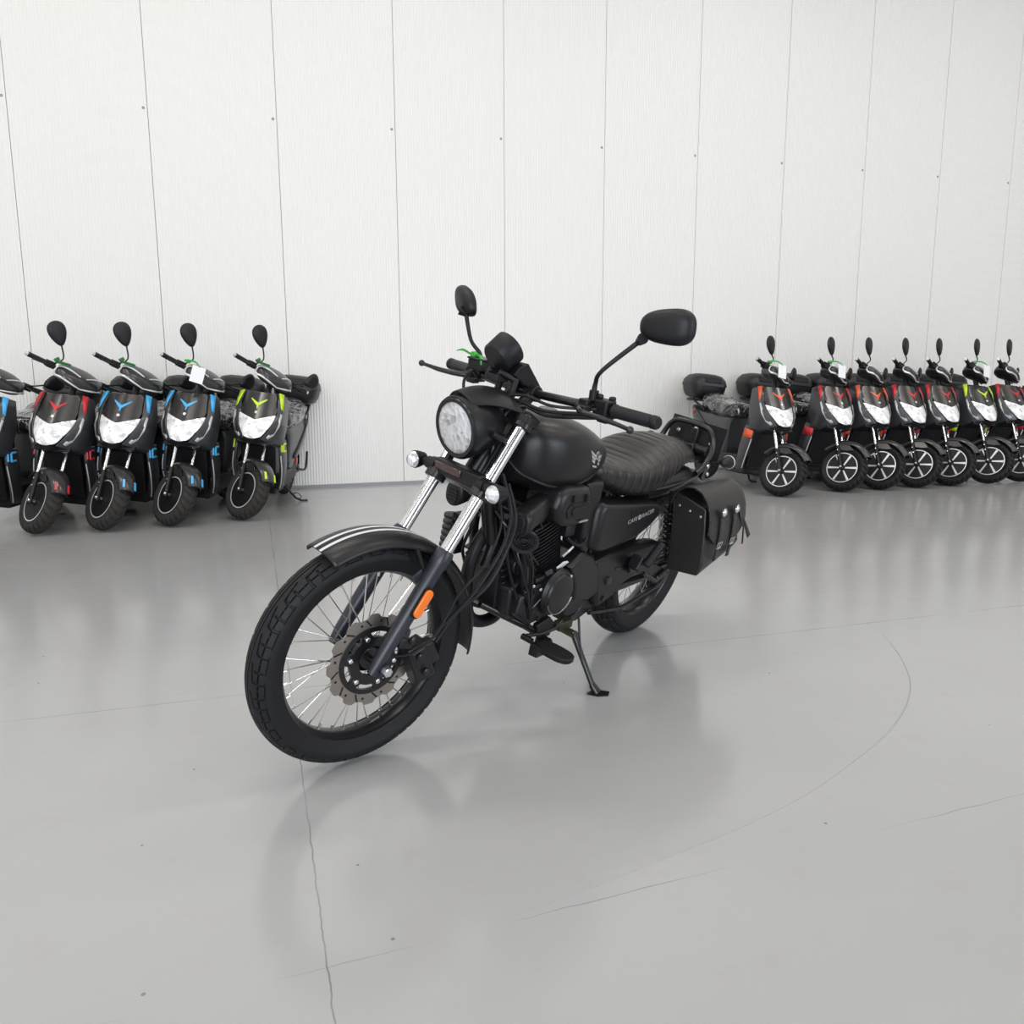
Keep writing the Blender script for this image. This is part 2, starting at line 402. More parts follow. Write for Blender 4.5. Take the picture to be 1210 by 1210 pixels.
# ------------------------------------------------------------------ generic wheel pieces (axle along Y, centre at origin)
def tyre_mesh(Rr, rim, hw, crown, groove, nu=600, nv=44, depth=0.0035, gamma=1.6):
    """Rr outer radius, rim lip radius, half width, crown radius of the section"""
    us = np.linspace(0, 2*PI, nu, endpoint=False)
    # section: superellipse between the two beads
    k_ = max(4, nv//10); ts = np.concatenate([np.linspace(-1, -0.66, k_, endpoint=False), np.linspace(-0.66, 0.66, nv), np.linspace(0.66, 1, k_+1)[1:]]); H = Rr-rim
    rows = []
    for u in us:
        row = []
        for t in ts:
            a = t*R(118)
            y = hw*math.sin(a) if abs(a) < PI/2 else math.copysign(hw*(1-0.30*(abs(a)-PI/2)/(R(28))), a)
            rr = Rr-crown*(1-math.cos(a)) if abs(a) < PI/2 else (Rr-crown)-(Rr-crown-rim+0.006)*(abs(a)-PI/2)/R(28)
            d = groove(u, a) if abs(a) < 1.35 else 0.0
            rr2 = rr-d*depth*math.cos(a)*1.0; y2 = y-d*depth*math.sin(a)*0.6
            row.append((rr2*math.sin(u), y2, rr2*math.cos(u)))
        rows.append(row)
    return rows
def near(x, c, w_): return abs(x-c) < w_
def groove_street(u, a, n=27):
    p = (u/(2*PI)*n) % 1.0; v = abs(a)
    if a < 0: p = (p+0.5) % 1.0
    if near(v, 0.10, 0.03): return 1.0
    if 0.28 < v < 0.78:
        if p < 0.66 and near(v, 0.32+0.24*p, 0.035): return 1.0      # long leg of the hook
        if near(p, 0.66+(v-0.46)*0.20, 0.045) and v > 0.42: return 1.0
    if near(v, 0.78, 0.032): return 1.0 if p < 0.93 else 0.0
    if 0.52 < v < 1.20 and near(p, 0.28, 0.04): return 0.9
    if 0.76 < v < 1.20 and near(p, 0.72, 0.045): return 1.0
    if near(v, 1.17, 0.03) and not near(p, 0.5, 0.14): return 0.8
    return 0.0
def groove_block(u, a, n=30):
    v = a; p = ((u/(2*PI)*n)+abs(v)*0.55) % 1.0
    if near(abs(v), 0.0, 0.03): return 0.8
    if 0.14 < abs(v) < 1.3 and p < 0.30: return 1.0
    return 0.0
def spokes(parent, n, r_hub, r_rim, yh, mtx, mat_='steel', r=0.0016):
    for i in range(n):
        side = 1 if i % 2 == 0 else -1
        a1 = 2*PI*i/n; twist = R(38)*(1 if (i//2) % 2 == 0 else -1)
        a0 = a1+twist
        g = G(mtx); g.tube([(r_hub*math.sin(a0), yh*side, r_hub*math.cos(a0)), (r_rim*math.sin(a1), 0.004*side, r_rim*math.cos(a1))], r, 6)
        d = Vector((math.sin(a1), 0, math.cos(a1)))
        g.tube([d*(r_rim-0.014), d*(r_rim+0.002)], 0.003, 6)
        g.build('spoke', mat_, parent)

# ------------------------------------------------------------------ THE MOTORCYCLE
BM = leanframe(1.325, 2.835, 213.5, 14)
moto = thing('motorcycle', 'matte black custom motorcycle with spoked wheels and leather saddlebag on its side stand', 'motorcycle', BM)
FBr = Matrix(((0.98657216, -0.15847448, -0.03951213), (0.16059105, 0.985324, 0.05785445), (0.02976379, -0.06342288, 0.99754281))).transposed()
FM = FBr.to_4x4(); FM.translation = (1.36091576, 0.0, 0.31914)
def F(): return G(FM)
def sym(fn):
    for s_ in (1, -1): fn(s_)

# --- front wheel
def front_wheel():
    wh = G(FM); wh.lathe([(-0.045, 0.012), (-0.045, 0.022), (-0.03, 0.022), (-0.028, 0.034), (-0.022, 0.034), (-0.02, 0.022), (0.02, 0.024), (0.022, 0.040), (0.030, 0.040), (0.032, 0.03), (0.045, 0.028), (0.045, 0.012)], n=40)
    hub = wh.build('wheel', 'gloss', moto)
    g = F(); g.grid(tyre_mesh(0.306, 0.238, 0.047, 0.040, groove_street, 1080, 100, 0.006), close_u=True)
    g.build('tire', 'rubber', hub, angle=60)
    g = F(); g.lathe([(-0.028, 0.240), (-0.030, 0.2405), (-0.0315, 0.238), (-0.030, 0.232), (-0.024, 0.229), (-0.016, 0.222), (-0.006, 0.2195), (0.006, 0.2195), (0.016, 0.222), (0.024, 0.229), (0.030, 0.232), (0.0315, 0.238), (0.030, 0.2405), (0.028, 0.240), (0.020, 0.2285), (0, 0.2245), (-0.020, 0.2285)], n=120, closed=True)
    g.build('rim', 'gloss', hub)
    spokes(hub, 36, 0.032, 0.220, 0.025, FM)
    # wave brake disc
    n = 360; g = F(); ro = []; ri = []
    for k in range(n):
        a = 2*PI*k/n
        wv = math.cos(a*12); r = 0.122+0.006*max(-0.9, min(0.7, wv*1.6))
        ro.append((r*math.sin(a), r*math.cos(a))); ri.append((0.089*math.sin(a), 0.089*math.cos(a)))
    vs = []; 
    for y in (0.0475, 0.0515):
        vs += [(x, y, z) for x, z in ro]; vs += [(x, y, z) for x, z in ri]
    fs = []
    for k in range(n):
        j = (k+1) % n
        fs += [(k, j, n+j, n+k), (2*n+k, 3*n+k, 3*n+j, 2*n+j), (k, 2*n+k, 2*n+j, j), (n+k, n+j, 3*n+j, 3*n+k)]
    g.add(vs, fs); dsc = g.build('brake_disc', 'disc', hub)
    # slots and holes as dark insets seen through the disc
    g = F()
    for i in range(12):
        a = 2*PI*(i+0.15)/12
        for (da, r0, r1, w_) in ((0.0, 0.096, 0.116, 0.0022), (0.26, 0.104, 0.110, 0.0032)):
            t = a+da; t2 = t+(0.13 if r1-r0 > 0.01 else 0)
            p0 = Vector((r0*math.sin(t), 0.0518, r0*math.cos(t))); p1 = Vector((r1*math.sin(t2), 0.0518, r1*math.cos(t2)))
            d = (p1-p0).normalized(); sd = d.cross(Vector((0, 1, 0)))*w_
            g.add([p0-sd, p0+sd, p1+sd, p1-sd, p0-sd-Vector((0, .001, 0)), p0+sd-Vector((0, .001, 0)), p1+sd-Vector((0, .001, 0)), p1-sd-Vector((0, .001, 0))], [(0, 1, 2, 3), (7, 6, 5, 4), (0, 4, 5, 1), (1, 5, 6, 2), (2, 6, 7, 3), (3, 7, 4, 0)])
    g.build('disc_slot', 'black', dsc)
    # carrier ring with windows: outer ring, inner ring, six arms
    g = F(); g.lathe([(0.046, 0.080), (0.054, 0.080), (0.054, 0.093), (0.046, 0.093)], n=96, closed=True)
    g.lathe([(0.046, 0.040), (0.056, 0.040), (0.056, 0.066), (0.046, 0.066)], n=80, closed=True)
    for i in range(6):
        a = 2*PI*i/6+0.3; t = Vector((math.cos(a), 0, -math.sin(a))); d = Vector((math.sin(a), 0, math.cos(a)))
        g.add([d*0.060+t*0.018+Vector((0, y, 0)) for y in (0.047, 0.0545)]+[d*0.084+t*0.012+Vector((0, y, 0)) for y in (0.047, 0.0545)]+[d*0.084-t*0.012+Vector((0, y, 0)) for y in (0.047, 0.0545)]+[d*0.060-t*0.018+Vector((0, y, 0)) for y in (0.047, 0.0545)],
              [(0, 2, 3, 1), (2, 4, 5, 3), (4, 6, 7, 5), (6, 0, 1, 7), (0, 6, 4, 2), (1, 3, 5, 7)])
    g.build('disc_carrier', 'gloss', hub)
    for i in range(6):
        a = 2*PI*i/6+0.3
        G(FM).lathe([(0, 0.0072), (0.004, 0.0068), (0.006, 0.004), (0.0055, 0.0)], (0.066*math.sin(a), 0.0545, 0.066*math.cos(a)), (0, 1, 0), 12).build('bolt', 'bolt', hub)
    return hub
front_wheel()

# --- fork (F space). axis line x = .02 - .662 z
def fk(z, y): return Vector((0.02-0.662*z, y, z))
ax = Vector((-0.662, 0, 1)).normalized()
def fork_leg(s_):
    y = 0.095*s_
    g = F(); g.tube([fk(-0.012, y), fk(0.02, y), fk(0.10, y), fk(0.245, y), fk(0.25, y), fk(0.278, y), fk(0.285, y)], [0.013, 0.0175, 0.0205, 0.0215, 0.0245, 0.0245, 0.0215], 28)
    g.cyl((0, y-0.012*s_, 0), (0, y+0.024*s_, 0), 0.016, 20)
    sl = g.build('fork_slider', 'slider', moto)
    g = F(); g.tube([fk(0.27, y), fk(0.62, y)], 0.0175, 32); g.build('fork_tube', 'chrome', sl, label='polished chrome fork tube')
    g = F(); g.lathe([(0, 0.0125), (0.009, 0.0125), (0.010, 0.010), (0.010, 0)], (0, y+0.024*s_, 0), (0, s_, 0), 6); g.build('axle_nut', 'bolt', sl)
    # fender lug
    g = F(); g.box(fk(0.215, y-0.012*s_)+Vector((0.025, 0, 0.01)), (0.03, 0.008, 0.02), (0, R(30), 0)); g.build('fender_lug', 'slider', sl, bevel=0.002)
    g = F(); g.tube([fk(0.60, y), fk(0.618, y)], 0.029, 24); g.box(fk(0.609, y+0.0*s_)+Vector((-0.02, 0, 0)), (0.05, 0.022, 0.026), (0, R(-33), 0)); g.build('fork_cap', 'black', sl, bevel=0.002)
    if s_ == 1:
        c = fk(0.166, y+0.026); q = F()
        prof = []
        for k in range(24):
            a = 2*PI*k/24; prof.append((0.0125*math.cos(a), 0.0125*math.sin(a)+(0.026 if math.sin(a) >= 0 else -0.026)))
        def strip(gr, sc, y0, y1):
            t = ax; u = Vector((1, 0, 0.662)).normalized()
            rings = [[c+u*(a*sc)+t*(b*sc if sc == 1 else b*1.12)+Vector((0, yy, 0)) for a, b in prof] for yy in (y0, y1)]
            n = 24; gr.add([p for r_ in rings for p in r_], [(k, (k+1) % n, n+(k+1) % n, n+k) for k in range(n)]+[tuple(range(n-1, -1, -1)), tuple(range(n, 2*n))])
        strip(q, 1.0, 0.0, 0.007); q.build('reflector', 'orange', sl, bevel=0.0015, label='orange fork reflector')
        q = F(); strip(q, 1.15, -0.006, 0.001); q.build('reflector_base', 'black', sl)
sym(fork_leg)
# axle, caliper
G(FM).cyl((0, -0.10, 0), (0, 0.10, 0), 0.009).build('axle', 'gloss', moto)
g = F(); g.box((-0.125, 0.072, -0.02), (0.060, 0.05, 0.115), (0, R(20), 0)); g.box((-0.118, 0.086, 0.0), (0.045, 0.03, 0.05), (0, R(20), 0)); g.box((-0.075, 0.088, 0.045), (0.05, 0.016, 0.03), (0, R(-20), 0))
g.box((-0.165, 0.068, -0.005), (0.03, 0.036, 0.07), (0, R(25), 0))
cal = g.build('brake_caliper', 'engine', moto, bevel=0.006, segs=3)
for p in ((-0.085, 0.098, 0.055), (-0.11, 0.102, 0.005), (-0.06, 0.098, 0.09), (-0.135, 0.10, -0.045)):
    G(FM).lathe([(0, 0.010), (0.006, 0.010), (0.008, 0.007), (0.008, 0)], p, (0, 1, 0), 8).build('caliper_bolt', 'gloss', cal)
G(FM).tube([(-0.165, 0.085, 0.035), (-0.15, 0.09, 0.05)], 0.006, 10).build('hose_fitting', 'disc', cal)

# --- front fender: a crowned sheet swept about the axle
def fender(mtx, R0, a0, a1, hw, drop, ctr=(0, 0), n=64, name='fender', material='paint', parent=moto, taper=None, th=0.003):
    g = G(mtx); rows = []
    for i in range(n+1):
        a = R(a0+(a1-a0)*i/n); row = []; wv = hw if taper is None else taper(i/n)*hw
        for j in range(25):
            t = -1+2*j/24; rr = R0-drop*(abs(t)**2.4)
            y = wv*math.sin(t*1.35)/math.sin(1.35)
            row.append((ctr[0]+rr*math.sin(a), y, ctr[1]+rr*math.cos(a)))
        rows.append(row)
    g.grid(rows)
    return g.build(name, material, parent, solid=th, angle=50)
ff = fender(FM, 0.332, 25, -100, 0.068, 0.028)
for y0 in (-0.018, 0.008):
    g = F(); rows = []
    for i in range(65):
        a = R(24.9-124*i/64)
        rows.append([((0.332-0.028*(abs(math.asin(yy/0.068*math.sin(1.35))/1.35)**2.4)+0.0022)*math.sin(a), yy, (0.332-0.028*(abs(math.asin(yy/0.068*math.sin(1.35))/1.35)**2.4)+0.0022)*math.cos(a)) for yy in (y0, y0+0.005, y0+0.010)])
    g.grid(rows); g.build('stripe', 'silver', ff, label='silver racing stripe')
def fstay(s_):
    g = F(); g.tube([(-0.10, 0.066*s_, 0.29), (-0.115, 0.078*s_, 0.24), fk(0.215, 0.082*s_)], 0.006, 8); g.build('fender_stay', 'black', ff)
sym(fstay)

# --- triple clamps, steering stem
g = F(); 
def lumps(gr, z, r=0.031):
    gr.tube([fk(z-0.012, 0.095), fk(z+0.012, 0.095)], r, 24); gr.tube([fk(z-0.012, -0.095), fk(z+0.012, -0.095)], r, 24)
    gr.box(fk(z, 0)+Vector((-0.02, 0, 0)), (0.06, 0.17, 0.022), (0, R(-33), 0))
lumps(g, 0.425, 0.029); lumps(g, 0.600, 0.028)
g.tube([fk(0.41, 0)+Vector((-0.03, 0, 0)), fk(0.62, 0)+Vector((-0.03, 0, 0))], 0.028, 20)
g.build('triple_clamp', 'gloss', moto, bevel=0.003)

# --- headlight
HC = Vector((-0.245, 0.004, 0.578)); ha = Vector((0.985, 0.03, -0.12)).normalized()
g = F(); g.lathe([(0.012, 0.0785), (0.014, 0.080), (0.008, 0.0825), (-0.014, 0.0825), (-0.016, 0.079), (-0.05, 0.077), (-0.09, 0.066), (-0.12, 0.045), (-0.128, 0.0)], HC, ha, 56)
hl = g.build('headlight', 'black', moto, bevel=0)
g = F(); g.lathe([(0.0135, 0.0655), (0.0135, 0.0785), (0.018, 0.076), (0.017, 0.0665)], HC, ha, 56, closed=True); g.build('headlight_ring', 'gloss', hl)
g = F(); g.lathe([(0.0135, 0.0680), (0.004, 0.065), (-0.010, 0.058), (-0.020, 0.045), (-0.026, 0.022), (-0.027, 0.0)], HC+ha*0.002, ha, 56); g.build('headlight_reflector', 'reflector', hl, label='bright faceted reflector')
g = F(); g.lathe([(0.0145, 0.0680), (0.018, 0.064), (0.022, 0.05), (0.025, 0.025), (0.026, 0.0)], HC, ha, 56); g.build('headlight_glass', 'clear', hl)
g = F(); g.lathe([(-0.025, 0.011), (-0.004, 0.011), (0.0, 0.007), (0.001, 0.0)], HC, ha, 20); g.build('bulb_cap', 'steel', hl)
# headlight brackets and clutter between the fork tubes
for s_ in (1, -1):
    g = F()
    g.tube([fk(0.55, 0.088*s_), HC+Vector((-0.04, 0.084*s_, 0.0))], 0.009, 10)
    g.box(fk(0.50, 0.075*s_)+Vector((0.01, 0, 0)), (0.02, 0.012, 0.16), (0, R(-33), 0))
    g.build('headlight_bracket', 'black', hl, bevel=0.002)
# small black cowl over the lamp
g = F(); rows = []
for i in range(13):
    t = i/12; x = -0.232-0.135*t; z = 0.668+0.010*math.sin(t*PI)+0.004*t; hwid = 0.050+0.050*t
    rows.append([(x-0.012*(u*u), hwid*u, z-(0.026+0.022*t)*abs(u)**1.8) for u in np.linspace(-1, 1, 17)])
g.grid(rows); g.build('cowl', 'black', moto, solid=0.005, bevel=0.001)

# --- turn signal bar with running light housing
g = F(); bx = -0.262; bz = 0.448
g.box((bx-0.004, 0.0, bz+0.004), (0.036, 0.20, 0.042)); g.build('light_bar', 'black', moto, bevel=0.007, segs=3)
g = F(); g.box((bx+0.016, -0.03, bz+0.010), (0.006, 0.11, 0.020)); g.build('light_bar_lens', mat('smoked_red_lens', (0.05, 0.022, 0.022), 0.2, coat=0.5), moto, bevel=0.003)
def indicator(s_):
    g = F(); g.tube([(bx, 0.09*s_, bz), (bx, 0.115*s_, bz)], 0.021, 20); g.tube([(bx, 0.11*s_, bz), (bx, 0.135*s_, bz)], [0.017, 0.017], 20)
    g.tube([(bx, 0.13*s_, bz), (bx+0.006, 0.160*s_, bz)], [0.011, 0.010], 14)
    g.lathe([(-0.03, 0.004), (-0.022, 0.017), (0.0, 0.0235), (0.012, 0.0245), (0.014, 0.023)], (bx+0.012, 0.170*s_, bz), (1, 0, 0), 28)
    ii = g.build('indicator', 'black', moto)
    g = F(); g.lathe([(0.013, 0.0232), (0.020, 0.0215), (0.027, 0.015), (0.030, 0.007), (0.031, 0.0)], (bx+0.012, 0.170*s_, bz), (1, 0, 0), 28); g.build('indicator_lens', 'ind_lens', ii, label='clear round indicator lens')
sym(indicator)

# --- handlebar and controls
hb = [(-0.515, -0.40, 0.670), (-0.497, -0.25, 0.672), (-0.462, -0.16, 0.672), (-0.455, 0, 0.668), (-0.462, 0.16, 0.672), (-0.497, 0.25, 0.672), (-0.522, 0.40, 0.668)]
bar = F().tube(hb, 0.0112, 18, 8).build('handlebar', 'gloss', moto)
g = F(); g.tube([fk(0.62, 0.035)+Vector((-0.01, 0, 0)), (-0.455, 0.035, 0.668)], 0.017, 18); g.tube([fk(0.62, -0.035)+Vector((-0.01, 0, 0)), (-0.455, -0.035, 0.668)], 0.017, 18)
g.tube([(-0.455, 0.015, 0.668), (-0.455, 0.055, 0.668)], 0.021, 18); g.tube([(-0.455, -0.055, 0.668), (-0.455, -0.015, 0.668)], 0.021, 18)
g.build('bar_riser', 'black', bar, bevel=0.002)
def along(y):  # point on handlebar
    ys = [p[1] for p in hb]; return Vector((float(np.interp(y, ys, [p[0] for p in hb])), y, float(np.interp(y, ys, [p[2] for p in hb]))))
def controls(s_):
    g = F(); 
    ring = [along(0.283*s_), along(0.29*s_), along(0.295*s_), along(0.385*s_), along(0.388*s_), along(0.392*s_), along(0.405*s_), along(0.410*s_)]
    g.tube(ring, [0.0185, 0.0185, 0.0165, 0.0165, 0.0150, 0.0172, 0.0172, 0.014], 24)
    g.build('grip', 'black', bar)
    g = F(); c = along(0.255*s_)
    g.box(c+Vector((0, 0, -0.002)), (0.040, 0.045, 0.050)); g.box(c+Vector((-0.012, 0.012*s_, 0.026)), (0.018, 0.014, 0.012)); g.box(c+Vector((0.008, -0.012*s_, 0.028)), (0.014, 0.016, 0.014)); g.box(c+Vector((0.004, 0.01*s_, -0.028)), (0.028, 0.034, 0.012))
    g.build('switch_housing', 'black', bar, bevel=0.005, segs=3)
    # lever perch and lever
    c = along(0.215*s_)
    g = F(); g.box(c+Vector((0.008, 0, 0.002)), (0.034, 0.030, 0.030)); g.box(c+Vector((0.034, 0.012*s_, -0.002)), (0.030, 0.036, 0.014)); g.build('lever_perch', 'black', bar, bevel=0.003)
    p = c+Vector((0.045, 0.01*s_, -0.004))
    if s_ == 1: lv = [p, p+Vector((0.022, 0.03, -0.002)), p+Vector((0.020, 0.09, -0.004)), p+Vector((0.008, 0.14, -0.010)), p+Vector((0.006, 0.175, -0.014))]
    else: lv = [p, p+Vector((0.022, -0.03, 0.0)), p+Vector((0.032, -0.09, 0.0)), p+Vector((0.034, -0.14, 0.002)), p+Vector((0.036, -0.175, 0.004))]
    g = F(); g.tube(lv, [0.008, 0.0075, 0.007, 0.0055, 0.0055], 12, 6); g.ball(lv[-1], 0.0095, 14); g.build('lever', 'gloss', bar)
sym(controls)
# master cylinder reservoir on the far side
g = F(); c = along(-0.20); g.box(c+Vector((0.012, 0, 0.030)), (0.052, 0.060, 0.030), (0, 0, R(8))); g.build('brake_reservoir', 'black', bar, bevel=0.004)
g = F(); g.box(c+Vector((0.012, 0, 0.047)), (0.056, 0.064, 0.006), (0, 0, R(8))); g.build('reservoir_cap', 'gloss', bar, bevel=0.002)

# --- mirrors (F space)
def mirror(base, elbow, neck, cen, wvec, hvec, back, name):
    base = Vector(base)
    g = F(); g.tube([base, base+Vector((0, 0, 0.03)), elbow, neck], [0.008, 0.0058, 0.0055, 0.0065], 12, 5)
    g.tube([base-Vector((0, 0, 0.012)), base+Vector((0, 0, 0.012))], 0.012, 12)
    st = g.build('mirror_stem', 'black', moto)
    g = F(); W = Vector(wvec); Hh = Vector(hvec); Bk = Vector(back).normalized(); c = Vector(cen); rows = []
    for i in range(10):
        t = i/9; sc = math.cos(t*PI/2*0.999)**0.55 if t < 1 else 0.0; dp = 0.030*math.sin(t*PI/2)
        ring = []
        for k in range(40):
            a = 2*PI*k/40; ca, sa = math.cos(a), math.sin(a)
            x = math.copysign(abs(ca)**0.72, ca); y = math.copysign(abs(sa)**0.78, sa)*(1.0+0.16*x)*1.0
            ring.append(c+W*x*sc+Hh*y*sc+Bk*dp)
        rows.append(ring)
    rows = [[c+(p-c)*0.985-Bk*0.004 for p in rows[0]]]+rows
    g.grid(rows, close_v=True); n = 40; g.f.append(tuple(range(n)))
    hd = g.build('mirror', 'black', moto, angle=50)
    g = F(); ring = [c+(p-c)*0.90-Bk*0.0045 for p in [Vector(q) for q in g.v[:0]] or [c+W*math.copysign(abs(math.cos(2*PI*k/40))**0.72, math.cos(2*PI*k/40))+Hh*math.copysign(abs(math.sin(2*PI*k/40))**0.78, math.sin(2*PI*k/40))*(1+0.16*math.copysign(abs(math.cos(2*PI*k/40))**0.72, math.cos(2*PI*k/40))) for k in range(40)]]
    g.add([q for q in ring]+[q-Bk*0.001 for q in ring], [tuple(range(40)), tuple(range(79, 39, -1))]+[(k, (k+1) % 40, 40+(k+1) % 40, 40+k) for k in range(40)])
    g.build('mirror_glass', 'glass', hd)
    g = F(); g.tube([neck, Vector(neck)+(c-Vector(neck))*0.25+Bk*0.02], [0.010, 0.014], 14); g.build('mirror_joint', 'black', hd)
# near (left hand) mirror: wide teardrop facing backwards
mirror((-0.485, 0.225, 0.70), Vector((-0.480, 0.245, 0.765)), Vector((-0.535, 0.300, 0.845)), Vector((-0.560, 0.360, 0.890)), (-0.022, 0.066, 0.006), (0.0, -0.004, 0.042), (0.93, 0.30, -0.02), 'mirror')
mirror((-0.470, -0.215, 0.70), Vector((-0.455, -0.245, 0.765)), Vector((-0.452, -0.275, 0.835)), Vector((-0.475, -0.300, 0.866)), (-0.018, -0.058, 0.006), (0.0, -0.010, 0.040), (0.94, -0.30, -0.02), 'mirror')

# --- gauge
gc = Vector((-0.352, -0.010, 0.748)); ga = Vector((-0.72, 0.0, 0.52)).normalized()
g = F(); g.lathe([(0.0, 0.0), (0.0, 0.040), (0.004, 0.0435), (0.050, 0.046), (0.057, 0.046), (0.059, 0.043)], gc, ga, 48); gz = g.build('gauge', 'black', moto)
g = F(); g.lathe([(0.0585, 0.0), (0.0585, 0.0425)], gc, ga, 48); g.build('gauge_face', mat('dial_dark', (0.02, 0.02, 0.025), 0.1, coat=1), gz)
g = F()
for s_ in (1, -1):
    g.tube([gc+Vector((0.0, 0.022*s_, -0.028)), (-0.395, 0.028*s_, 0.70), (-0.38, 0.03*s_, 0.64)], [0.009, 0.011, 0.010], 10)
g.prism([(-0.40, 0.735), (-0.43, 0.745), (-0.47, 0.70), (-0.485, 0.682), (-0.455, 0.675), (-0.42, 0.69), (-0.385, 0.715)], -0.034, 0.034)
g.box(gc+Vector((-0.01, 0, -0.045)), (0.04, 0.05, 0.02))
g.build('gauge_bracket', 'black', gz, bevel=0.003)

# --- cables and hoses
def cable(pts, r=0.0042, name='cable', material='black', gm=FM):
    return G(gm).tube(pts, r, 8, 8).build(name, material, moto)
cable([(-0.480, 0.245, 0.668), (-0.455, 0.215, 0.664), (-0.41, 0.15, 0.660), (-0.385, 0.08, 0.672), (-0.36, 0.03, 0.655), (-0.34, 0.035, 0.60), (-0.37, 0.05, 0.50)])
cable([(-0.490, 0.250, 0.655), (-0.46, 0.21, 0.650), (-0.42, 0.12, 0.640), (-0.39, 0.04, 0.652), (-0.36, -0.02, 0.63), (-0.37, -0.03, 0.52)], 0.005)
cable([(-0.492, 0.250, 0.648), (-0.46, 0.205, 0.640), (-0.43, 0.12, 0.628), (-0.40, 0.06, 0.640), (-0.355, 0.04, 0.60), (-0.34, 0.05, 0.46), (-0.37, 0.06, 0.38)], 0.006)
cable([(-0.45, -0.19, 0.665), (-0.41, -0.175, 0.69), (-0.38, -0.165, 0.655), (-0.37, -0.12, 0.58), (-0.36, -0.06, 0.50)], 0.0045)
cable([(-0.36, 0.06, 0.46), (-0.375, 0.095, 0.36), (-0.345, 0.11, 0.27), (-0.255, 0.125, 0.17), (-0.185, 0.115, 0.10), (-0.155, 0.09, 0.045)], 0.0050, 'brake_hose')
cable([(-0.34, 0.06, 0.44), (-0.35, 0.09, 0.33), (-0.28, 0.12, 0.235), (-0.20, 0.125, 0.17), (-0.15, 0.115, 0.07), (-0.09, 0.10, 0.02), (-0.045, 0.085, 0.015)], 0.0032)
cable([(-0.385, 0.06, 0.43), (-0.39, 0.10, 0.34), (-0.36, 0.11, 0.26), (-0.29, 0.13, 0.18), (-0.21, 0.115, 0.115), (-0.16, 0.10, 0.035)], 0.0055, 'brake_hose')

# --- frame, body (B space) ------------------------------------------------
def B(): return G()
# tank
TK = [(0.935, 0, 0.835, 0.030, 0.035, 0.045, 2.2), (0.920, 0, 0.832, 0.072, 0.072, 0.078, 2.4), (0.885, 0, 0.830, 0.112, 0.094, 0.098, 2.7), (0.825, 0, 0.822, 0.140, 0.110, 0.108, 2.8), (0.75, 0, 0.818, 0.150, 0.110, 0.104, 2.8), (0.67, 0, 0.815, 0.143, 0.096, 0.094, 2.7), (0.59, 0, 0.808, 0.120, 0.073, 0.070, 2.5), (0.53, 0, 0.803, 0.088, 0.048, 0.048, 2.3), (0.495, 0, 0.800, 0.042, 0.020, 0.020, 2.2)]
g = B(); g.loft(TK, 64, 8); tank = g.build('fuel_tank', 'paint', moto, angle=80)
# seam lip round the lower edge
def ring_pt(st, a):
    x, yc, zc, hy, hu, hd, e = st; c, sn = math.cos(a), math.sin(a)
    return Vector((x, hy*1.0*math.copysign(abs(c)**(2/e), c), zc+hd*math.copysign(abs(sn)**(2/e), sn)))
for s_ in (1, -1):
    pts = [ring_pt(st, R(-38) if s_ == 1 else R(218)) for st in TK[:8]]
    G().tube(pts, 0.0055, 10, 6).build('tank_seam', 'paint', tank)
# filler cap
G().lathe([(0, 0.034), (0.012, 0.033), (0.018, 0.026), (0.018, 0)], (0.76, 0, 0.922), (0, 0, 1), 32).build('filler_cap', 'gloss', tank)
# winged emblem on the near side, laid on the tank surface
def tank_y(x, z):
    A = np.array(TK); A = A[A[:, 0].argsort()]
    q = [float(np.interp(x, A[:, 0], A[:, i])) for i in range(7)]
    h = q[4] if z > q[2] else q[5]; t = min(0.999, abs(z-q[2])/h)
    return q[3]*(1-t**q[6])**(1/q[6])
def on_tank(g, poly, off=0.0015, th=0.0016):
    n = len(poly); top = [Vector((x, tank_y(x, z)+off+th, z)) for x, z in poly]; bot = [Vector((x, tank_y(x, z)+off, z)) for x, z in poly]
    g.add(bot+top, [tuple(range(n)), tuple(range(2*n-1, n-1, -1))]+[(k, (k+1) % n, n+(k+1) % n, n+k) for k in range(n)])
ex, ez = 0.668, 0.830
g = B(); on_tank(g, [(ex+0.052, ez+0.030), (ex+0.044, ez-0.005), (ex+0.030, ez-0.024), (ex, ez-0.036), (ex-0.022, ez-0.030), (ex-0.034, ez+0.004), (ex-0.012, ez+0.008), (ex, ez+0.020), (ex+0.014, ez+0.008)], 0.0005, 0.001)
em = g.build('emblem', 'black', tank)
g = B()
for i in range(3):
    on_tank(g, [(ex+0.048-0.006*i, ez+0.024-0.013*i), (ex+0.016, ez+0.006-0.009*i), (ex+0.016, ez-0.001-0.009*i), (ex+0.044-0.006*i, ez+0.015-0.013*i)], 0.002)
    on_tank(g, [(ex-0.032+0.004*i, ez+0.001-0.012*i), (ex-0.008, ez+0.000-0.009*i), (ex-0.008, ez-0.007-0.009*i), (ex-0.029+0.004*i, ez-0.007-0.012*i)], 0.002)
for k in range(12):
    a0 = 2*PI*k/12; a1 = 2*PI*(k+1)/12
    on_tank(g, [(ex+0.004+0.011*math.cos(a0), ez+0.004+0.013*math.sin(a0)), (ex+0.004+0.011*math.cos(a1), ez+0.004+0.013*math.sin(a1)), (ex+0.004+0.007*math.cos(a1), ez+0.004+0.009*math.sin(a1)), (ex+0.004+0.007*math.cos(a0), ez+0.004+0.009*math.sin(a0))], 0.002)
on_tank(g, [(ex+0.026, ez-0.022), (ex-0.004, ez-0.029), (ex-0.004, ez-0.034), (ex+0.022, ez-0.029)], 0.002)
g.build('emblem_wings', 'emblem', em)

